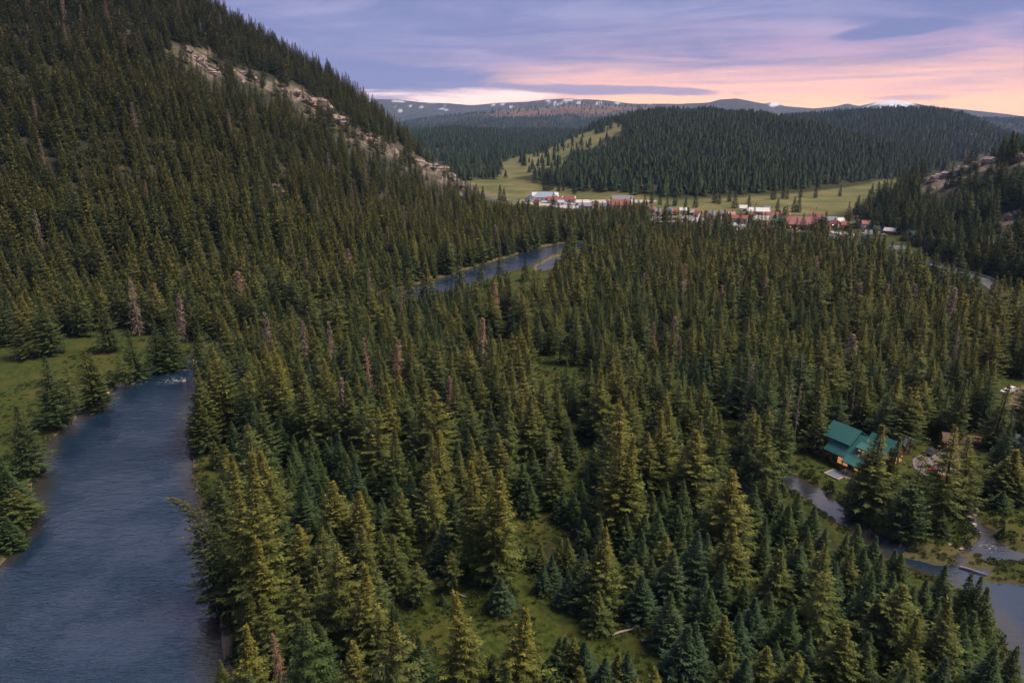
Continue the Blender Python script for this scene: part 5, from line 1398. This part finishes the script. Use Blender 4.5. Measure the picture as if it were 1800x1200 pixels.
    B('shop', 'pale roofed shop at the back of the village centre', 'shop', 1331, 379, 34, 10, 4.0, 3.0, 'pale', 'white', 6, 0, 5, 1)
    B('timber_house', 'tall tan timber house in the village centre', 'house', 1337, 400, 22, 9, 6.4, 3.0, 'tan', 'pale', -14, 0, 3, 2, floors=2)
    B('long_shed', 'long low building with a red roof behind the green roof', 'shed', 1364, 386, 42, 9, 3.2, 3.0, 'tan', 'red', 3, 2, 5)
    B('green_house', 'green roofed timber house in front of the long red roof', 'house', 1362, 396, 30, 10, 3.8, 3.6, 'tan', 'green', 4, 1.5, 4, 2)
    b = B('maroon_lodge', 'large maroon lodge with broad sloping metal roofs', 'lodge', 1406, 404, 46, 18, 4.4, 5.4, 'maroon_wall', 'maroon', 10, 5, 6, 1)
    MB().gable(-7, 7, -6, 6, -1, 5.2, 9.6).build('wall', M['maroon_wall'], b, loc=(13, -4.5, 0)).rotation_euler = (0, 0, PI / 2)
    MB().roof(-7, 7, -6, 6, 5.2, 9.6, .7, .3).build('roof', M['maroon'], b, loc=(13, -4.5, 0)).rotation_euler = (0, 0, PI / 2)
    B('maroon_annex', 'maroon roofed annex behind the large maroon lodge', 'annex', 1436, 396, 26, 11, 5.0, 4.4, 'maroon_wall', 'maroon', 4, 2, 3)
    B('timber_house', 'orange timber framed porch house right of the maroon lodge', 'house', 1450, 407, 14, 6, 3.6, 2.6, 'tan', 'red', -20, 0, 2, 1)
    B('white_house', 'grey roofed house half hidden by trees at the slope foot', 'house', 1459, 397, 16, 7, 4.4, 3.0, 'pale', 'grey', 15, 0, 2)
    B('hillside_cabin', 'teal roofed white cabin, leftmost at the hillside foot', 'cabin', 1548, 411, 18, 6, 2.9, 2.5, 'white', 'teal', 10, 0, 2, 1)
    B('hillside_cabin', 'brick red cabin with pale roof between two teal roofs', 'cabin', 1563, 413, 15, 5, 3.2, 2.0, 'brick', 'pale', -8, 0, 2)
    B('hillside_cabin', 'small blue roofed cabin at the hillside foot', 'cabin', 1572, 404, 11, 4, 2.8, 2.0, 'white', 'blue', 6, 0, 1)
    B('hillside_cabin', 'teal roofed cabin with tan front near the highway turnout', 'cabin', 1596, 417, 19, 6, 3.0, 2.5, 'tan', 'teal', -6, 0, 2, 1)
    B('hillside_cabin', 'teal roofed brick cabin, rightmost at the hillside foot', 'cabin', 1611, 421, 15, 5, 2.8, 2.4, 'brick', 'teal', 12, 0, 2, 1)
    B('hillside_cabin', 'tan roofed long cabin above the teal roofed pair', 'cabin', 1590, 406, 22, 5, 2.6, 1.8, 'pale', 'tan', 5, 0, 3)
    hs = random.Random(12)
    more = [(1146, 373, 9, 'white', 'red'), (1156, 377, 8, 'pale', 'grey'), (1176, 376, 10, 'white', 'bluegrey'), (1188, 379, 9, 'tan', 'red'), (1200, 375, 11, 'white', 'white'), (1214, 379, 9, 'brick', 'grey'), (1226, 382, 9, 'white', 'red'), (1252, 384, 10, 'pale', 'bluegrey'), (1262, 388, 9, 'white', 'red'), (1271, 381, 10, 'tan', 'grey'), (1284, 384, 11, 'white', 'maroon'),
        (1306, 372, 12, 'white', 'white'), (1318, 384, 9, 'brick', 'red'), (1349, 372, 10, 'white', 'grey'), (1380, 396, 9, 'white', 'white'), (1466, 401, 11, 'pale', 'maroon'), (1475, 396, 12, 'white', 'white'), (1484, 403, 10, 'tan', 'red'), (1494, 399, 10, 'pale', 'grey'), (1520, 404, 12, 'white', 'red'), (1530, 410, 11, 'tan', 'teal'), (1524, 419, 10, 'white', 'grey'), (1581, 413, 11, 'brick', 'green'), (1606, 412, 11, 'white', 'teal'), (1622, 419, 11, 'tan', 'grey'),
        (944, 362, 10, 'white', 'red'), (985, 361, 11, 'white', 'bluegrey'), (1046, 364, 10, 'brick', 'red'), (1062, 368, 10, 'white', 'grey'), (1072, 360, 11, 'white', 'red'), (1120, 374, 10, 'pale', 'red')]
    rn = {'red': 'red', 'grey': 'grey', 'bluegrey': 'blue grey', 'white': 'white', 'maroon': 'maroon', 'teal': 'teal', 'green': 'green'}; wn = {'white': 'white', 'pale': 'pale', 'tan': 'tan', 'brick': 'brick red'}
    def part_of(px): return 'by the left farmstead' if px < 1130 else 'above the gravel parking lot' if px < 1290 else 'around the village centre' if px < 1455 else 'between maroon lodge and hillside' if px < 1540 else 'among the hillside cabins'
    seen = {}
    for q in sorted(more): seen.setdefault((q[3], q[4], part_of(q[0])), []).append(q)
    for (wl, rf, ph), v in seen.items():
        for i, (px, py, wp, _, _) in enumerate(v):
            lb = f'small {wn[wl]} house with {rn[rf]} roof {ph}' + (f', {ORD[i]} from left' if len(v) > 1 else '')
            B('small_house', lb, 'house', px, py, wp, 5.5 + hs.random() * 2, 2.8 + hs.random() * .8, 2 + hs.random() * .8, wl, rf, hs.uniform(-30, 30), 0, 2, 1 if hs.random() < .4 else 0, hs.random() < .3, 'small houses of the village')
    for px, py, h, lb, top in ((1327, 379, 10, 'slim white mast with a dark top at the village back', 'black'), (1431, 398, 15, 'tall steel flagpole behind the maroon lodge', 'steel')):
        x, y = at(px, py); t = thing('flag_pole', lb, 'pole', (x, y, gz(x, y)))
        MB().tube([(0, 0, -.5), (0, 0, h)], [.22, .13], 8).build('pole', M['white'] if top == 'black' else M['steel'], t)
        MB().tube([(0, 0, h), (0, 0, h + .3), (0, 0, h + 1.6), (0, 0, h + 1.8)], [.2, .5, .5, .1], 8).build('finial', M[top], t)
    for px, py, lb in ((1374, 420, 'lit street lamp, leftmost by the village highway'), (1389, 417, 'lit street lamp, second from left by the village highway'), (1395, 415, 'lit street lamp, third from left by the village highway'), (1459, 409, 'lit street lamp at the parking lot end'), (1342, 395, 'lit street lamp before the tan timber house'), (1512, 424, 'lit street lamp beside the highway below the cabins')):
        x, y = at(px, py); t = thing('street_lamp', lb, 'street lamp', (x, y, gz(x, y)), 0, 'street lamps in the village')
        MB().tube([(0, 0, -.4), (0, 0, 5.6), (.5, 0, 6.1), (1.3, 0, 6.2)], [.1, .07, .06, .05], 6).build('pole', M['steel'], t)
        MB().box(1.0, 1.9, -.2, .2, 6.05, 6.25).build('lamp_head', M['lamp'], t)
    cl = [(1156, 386, 'white', 'white car parked leftmost in the gravel lot'), (1163, 386, 'blue', 'blue car parked second from left in the gravel lot'), (1182, 387, 'black', 'dark car parked in the middle of the gravel lot'), (1193, 387, 'white', 'white car parked right of the dark one in the gravel lot'), (1204, 386, 'silver', 'silver car parked rightmost in the gravel lot'),
        (1284, 406, 'red', 'red car outside the roadside cafe'), (1318, 401, 'white', 'white car on the village forecourt'), (1349, 403, 'silver', 'silver car before the tan timber house'), (1461, 412, 'blue', 'blue car parked leftmost in the lot right of the maroon lodge'), (1469, 413, 'white', 'white car parked second in the lot right of the maroon lodge'),
        (1477, 414, 'white', 'white car parked third in the lot right of the maroon lodge'), (1485, 415, 'red', 'red car parked rightmost in the lot by the maroon lodge'), (1424, 407, 'white', 'white car parked just below the maroon lodge'), (1633, 467, 'blue', 'blue car driving on the highway bend'), (1645, 470, 'white', 'white car driving behind the blue car on the highway'), (1767, 521, 'white', 'white car on the highway near the right edge'), (1553, 414, 'white', 'white car parked below the leftmost teal cabin')]
    g = random.Random(5)
    for px, py, c, lb in cl:
        on = px in (1633, 1645, 1767)
        x, y = at(px, py)
        if on:
            i = int(np.argmin([math.hypot(a - x, b - y) for a, b in ROAD])); rz = math.atan2(ROAD[i + 1][1] - ROAD[i][1], ROAD[i + 1][0] - ROAD[i][0])
        else: rz = g.uniform(-.3, .3) + (PI / 2 if g.random() < .4 else 0)
        car(px, py, rz, c, lb, 'cars in the village')


def build_rocks():
    m, t, b = new_mat('cliff_rock')
    P = t.node('ShaderNodeNewGeometry').outputs['Position']
    mp = t.node('ShaderNodeMapping'); t.put(mp.inputs[0], P); mp.inputs['Scale'].default_value = (1, 1, .5)
    a = t.noise(mp.outputs[0], .22, 6, .7, .6); c = t.noise(P, 1.3, 4, .6)
    col = t.mix(t.ramp(a, .35, .65), (.17, .125, .112), (.46, .36, .325)); col = t.mix(t.math('MULTIPLY', t.ramp(c, .55, .75), .6), col, (.10, .085, .07))
    t.put(b.inputs['Base Color'], col); b.inputs['Roughness'].default_value = .92
    bp = t.node('ShaderNodeBump'); bp.inputs['Distance'].default_value = 1.0; bp.inputs['Strength'].default_value = .8; t.put(bp.inputs['Height'], t.math('ADD', a, c)); t.put(b.inputs['Normal'], bp.outputs[0])
    g = np.random.default_rng(3)

    def rock(name, x, y, z, sx, sy, sz, rz, label, cat, group, sub=4, seed=0):
        bm = bmesh.new(); bmesh.ops.create_icosphere(bm, subdivisions=sub, radius=1)
        co = np.array([v.co for v in bm.verts])
        s = seed * 7.3
        # facet the ball with random planes, then roughen
        q = np.random.default_rng(seed)
        for _ in range(22):
            n = q.normal(0, 1, 3) * np.array([1, 1, .8]); n /= np.linalg.norm(n); k = q.uniform(.42, .85)
            d = co @ n - k; co = co - np.where(d > 0, d, 0)[:, None] * n
        co = co * (1 + .16 * fbm(co[:, 0] * 3 + s, co[:, 1] * 3 + co[:, 2] * 2.3, seed, 4)[:, None] + .07 * fbm(co[:, 2] * 7 + s, co[:, 0] * 5 - co[:, 1] * 5, seed + 5, 3)[:, None])
        led = np.round(co[:, 2] * 5 + .5 * fbm(co[:, 0] * 2 + s, co[:, 1] * 2, seed + 8, 2)) / 5
        rr_ = np.hypot(co[:, 0], co[:, 1])[:, None] + 1e-6
        co = co + np.concatenate([co[:, :2] / rr_ * (.22 * (vn(led * 7 + s, led * 3, seed) - .5))[:, None], (.5 * (led - co[:, 2]))[:, None]], 1)
        for v, p in zip(bm.verts, co): v.co = (p[0] * sx, p[1] * sy, p[2] * sz)
        me = bpy.data.meshes.new(name); bm.to_mesh(me); bm.free()
        o = link(name, me, m, None, (x, y, z)); o.rotation_euler = (0, 0, rz)
        return tag(o, label, cat, group)
    n = 0
    LMr = [(332, 92, 13, 'upper end'), (352, 112, 18, 0), (372, 130, 15, 0), (432, 133, 14, 0), (448, 142, 10, 0), (500, 160, 12, 0), (520, 168, 17, 0), (538, 182, 22, 0), (556, 190, 24, 0), (572, 203, 22, 0), (590, 214, 22, 0), (606, 224, 18, 0), (625, 238, 12, 0), (650, 250, 12, 0), (672, 260, 11, 0), (695, 270, 12, 0),
        (722, 283, 16, 0), (740, 290, 18, 0), (758, 296, 18, 0), (776, 304, 20, 0), (792, 316, 18, 0), (804, 328, 14, 0), (816, 340, 11, 0), (484, 330, 12, 0), (497, 341, 9, 0), (240, 64, 9, 0)]
    for i, (px, py, w, _) in enumerate(LMr):
        x, y, z = hit(px, py); k = math.hypot(x, y) / F
        s = w * k * .85
        ords = ['topmost', 'second', 'third', 'fourth', 'fifth', 'sixth', 'seventh', 'eighth', 'ninth', 'tenth', 'eleventh', 'twelfth', 'thirteenth', 'fourteenth', 'fifteenth', 'sixteenth', 'seventeenth', 'eighteenth', 'nineteenth', 'twentieth', 'twenty-first', 'twenty-second', 'lowest']
        if i < 23: lb = f'pale rock crag on the left mountain\'s rock band, {ords[i]} going downhill'
        else: lb = ['upper of two small crags among the trees below the rock band', 'lower of two small crags among the trees below the rock band', 'small crag high on the left mountain near the top edge'][i - 23]
        rock('rock_outcrop', x, y, z + s * .12, s * g.uniform(.9, 1.25), s * g.uniform(.6, .9), s * g.uniform(.55, .85), g.uniform(-.6, .6), lb, 'rock', 'rock outcrops on the left mountain', 5, i + 1)
    q = np.random.default_rng(8); ch = []
    for i in range(46):
        u = q.random(); px = 335 + 495 * u; py = np.interp(px, [335, 380, 440, 505, 560, 620, 690, 760, 830], [97, 126, 140, 162, 192, 234, 267, 296, 346]) + q.normal(0, 5)
        ch.append((px, py, q.uniform(4, 9)))
    ch.sort()
    for i, (px, py, w) in enumerate(ch):
        x, y, z = hit(px, py); s = w * math.hypot(x, y) / F * .8
        five = ('highest', 'upper', 'middle', 'lower', 'lowest')[min(4, i // 10)]
        rock('small_crag', x, y, z + s * .15, s * g.uniform(.8, 1.3), s * g.uniform(.6, .9), s * g.uniform(.6, 1.1), g.uniform(-.6, .6), f'small pale crag on the {five} stretch of the mountain rock band, {ORD[i - 10 * min(4, i // 10)]} downhill', 'rock', 'small crags on the left mountain', 4, 200 + i)
    RHr = [(1632, 322, 12), (1648, 318, 18), (1668, 310, 18), (1690, 304, 22), (1712, 296, 18), (1736, 288, 20), (1748, 300, 10), (1794, 283, 15), (1698, 388, 8), (1758, 396, 9), (1772, 386, 15), (1790, 378, 15), (1540, 374, 9), (1502, 394, 18), (1508, 386, 11), (1665, 328, 10), (1640, 334, 9)]
    for i, (px, py, w) in enumerate(RHr):
        x, y, z = hit(px, py); k = math.hypot(x, y) / F; s = w * k * .85
        ordn = (ORD + ['eleventh', 'twelfth', 'thirteenth', 'fourteenth', 'fifteenth', 'sixteenth', 'seventeenth'])
        rk = sorted(range(len(RHr)), key=lambda q: RHr[q][0]).index(i)
        rock('rock_outcrop', x, y, z + s * .12, s * g.uniform(.9, 1.2), s * g.uniform(.6, .9), s * g.uniform(.55, .85), g.uniform(-.6, .6), f'pale rock crag on the right hillside, {ordn[rk]} from left of that slope', 'rock', 'rock outcrops on the right hillside', 5, 60 + i)
    bl = [(1716, 893, .8, 'boulder lining the pond inlet, topmost'), (1711, 900, .7, 'boulder lining the pond inlet, second from top'), (1708, 908, .9, 'boulder lining the pond inlet, third from top'), (1714, 918, .7, 'boulder lining the pond inlet, lowest'), (1690, 963, .6, 'small boulder at the lawn tip by the pond'), (1668, 958, .5, 'small pale boulder on the lawn shore'), (1500, 902, .5, 'small boulder on the creek bank below the lodge'),
        (140, 724, .9, 'pale boulder on the left riverbank, nearest the broad spruce'), (170, 702, .8, 'pale boulder on the left riverbank, second upstream'), (186, 690, 1.2, 'flat pale boulder on the left riverbank, third upstream'), (268, 643, .8, 'boulder at the water edge near the river bend'), (285, 637, .7, 'small boulder at the water edge by the bend'), (318, 627, .7, 'boulder on the left bank close to the bend'), (323, 668, 1.1, 'rust brown boulder in the white water at the bend')]
    for i, (px, py, s, lb) in enumerate(bl):
        x, y = gp(px, py); rock('boulder', x, y, max(gz(x, y), WATER_Z) + .1, s * 1.3, s, s * .7, g.uniform(0, 3), lb, 'boulder', None, 3, 90 + i)


def build_undergrowth(fol, ng_mat=None):
    """low shrubs and grass tufts in the clearings: countless, one object"""
    coll = bpy.data.collections.new('undergrowth_pieces')
    g = np.random.default_rng(17)
    gm, t, b = new_mat('tuft_blades'); la = t.node('ShaderNodeAttribute', attribute_name='leaf'); s = t.node('ShaderNodeSeparateColor'); t.put(s.inputs[0], la.outputs['Color'])
    t.put(b.inputs['Base Color'], t.mix(s.outputs[0], (.030, .050, .012), (.090, .095, .025))); b.inputs['Roughness'].default_value = .85
    for k in range(3):
        n = 60; a = g.uniform(0, 2 * PI, n); r = g.uniform(0, .45, n)
        p = np.stack([r * np.cos(a), r * np.sin(a), np.zeros(n)], -1); d = np.stack([np.cos(a) * .6, np.sin(a) * .6, np.ones(n)], -1) + g.normal(0, .2, (n, 3)); d /= np.linalg.norm(d, axis=1)[:, None]
        w = np.cross(d, g.normal(0, 1, (n, 3))); w /= np.linalg.norm(w, axis=1)[:, None]
        co, fc, at_ = diamonds(p, d, w * .04, g.uniform(.3, .75, n), 'tuft', g.random(n), np.zeros(n))
        me = mesh_np(f'tuft_{k}', co, fc, 4); at2 = me.attributes.new('leaf', 'FLOAT_COLOR', 'FACE'); at2.data.foreach_set('color', np.ascontiguousarray(at_, np.float32).ravel()); me.materials.append(gm)
        coll.objects.link(bpy.data.objects.new(f'a_tuft_{k}', me))
    for k in range(3):
        n = 130; a = g.uniform(0, 2 * PI, n); r = .75 * np.sqrt(g.uniform(0, 1, n))
        p = np.stack([r * np.cos(a), r * np.sin(a), .9 * np.sqrt(np.clip(1 - (r / .8) ** 2, 0, 1)) * g.uniform(.3, 1, n)], -1); d = p * 1.0 + g.normal(0, .45, (n, 3)); d /= np.linalg.norm(d, axis=1)[:, None]
        w = np.cross(d, g.normal(0, 1, (n, 3))); w /= np.linalg.norm(w, axis=1)[:, None]
        co, fc, at_ = diamonds(p, d, w * .1, g.uniform(.2, .45, n), 'shrub', g.random(n), np.full(n, .5))
        me = mesh_np(f'shrub_{k}', co, fc, 4); at2 = me.attributes.new('leaf', 'FLOAT_COLOR', 'FACE'); at2.data.foreach_set('color', np.ascontiguousarray(at_, np.float32).ravel()); me.materials.append(fol)
        coll.objects.link(bpy.data.objects.new(f'b_shrub_{k}', me))
    ng = wood_nodes(coll); ng.name = 'undergrowth'
    s = 1.15
    gx, gy = np.meshgrid(np.arange(-160, 150, s), np.arange(50, 300, s))
    x = (gx + g.uniform(-.5, .5, gx.shape) * s).ravel(); y = (gy + g.uniform(-.5, .5, gx.shape) * s).ravel()
    r = np.hypot(x, y); ok = (r < 300) & (np.abs(np.degrees(np.arctan2(x, y))) < 44); x, y = x[ok], y[ok]
    sd = water_sd(x, y)
    ins = np.zeros(len(x)); lawn = np.zeros(len(x), bool)
    for i, p in enumerate(GRASSY):
        q = sdist(ground_poly(p), x, y) < 2
        if p in (LAWN, MEADOW): lawn |= q
        else: ins = np.maximum(ins, q * 1.0)
    bank = (sd > .2) & (sd < 3)
    patch = .5 + .5 * fbm(x / 8, y / 8, 31, 3)
    k = (sd > .3) & (hills_z(x, y) < 2) & (((ins > 0) & ~lawn & (g.random(len(x)) < .12 + .55 * (patch > .52))) | (bank & (g.random(len(x)) < .85)) | (lawn & (g.random(len(x)) < .14 + .5 * (patch > .56))))
    x, y = x[k], y[k]; n = len(x)
    shrub = g.random(n) < np.where(water_sd(x, y) < 3, .42, .18)
    pick = np.where(shrub, 3 + g.integers(0, 3, n), g.integers(0, 3, n)); sz = np.where(shrub, g.uniform(.5, 1.2, n), g.uniform(.5, 1.1, n))
    z = ground_z(x, y) + .12
    wood('undergrowth', 'low shrubs and grass tufts scattered in the clearings and banks', ng, x, y, z, pick, np.stack([sz, sz, sz * g.uniform(.6, 1.1, n)], -1), g.uniform(0, 1, n), g.uniform(0, .5, n), .1)
    return n


def build_logs():
    m = simple('grey_log', (.24, .20, .18), .9, .2, 4)
    for i, (px, py, ln, a, lb) in enumerate([(1098, 1112, 5, .4, 'grey fallen log at the right end of the bottom clearing, longest'), (1118, 1104, 3.6, -.5, 'short grey fallen log crossing brush right of the bottom clearing'), (1150, 1128, 4.4, .1, 'grey fallen log near the dark trees by the bottom clearing'), (806, 1048, 3.2, -.35, 'thin fallen log beside the bare trunked little spruce'), (1712, 1000, 4.5, -.6, 'thin brown driftwood log lying in the pond'), (960, 893, 3.4, .25, 'short fallen log in the upper grass gap')]):
        x, y = gp(px, py); z = max(gz(x, y), WATER_Z)
        t = thing('fallen_log', lb, 'log', (x, y, z + .22), a, 'fallen logs in the clearings')
        MB().tube([(-ln / 2, 0, 0), (-ln / 6, .1, .03), (ln / 4, -.06, 0), (ln / 2, .1, -.03)], [.22, .2, .16, .08], 8).build('trunk', m, t)
        for q in (-.2, .15, .3): MB().tube([(ln * q, 0, 0), (ln * q + .4, .5 * (1 if q > 0 else -1), .35)], [.06, .02], 5).build('branch', m, t)


build_camera()
build_sky()
mats()
build_ground()
build_water()
FOL, NG, TREES = plant()
print('UNDERGROWTH', build_undergrowth(FOL))
build_rocks()
build_lodge()
build_village()
build_logs()
build_haze()
c = SC.cycles
c.max_bounces = 6; c.diffuse_bounces = 2; c.glossy_bounces = 2; c.transmission_bounces = 2; c.volume_bounces = 0; c.transparent_max_bounces = 4
c.use_denoising = True
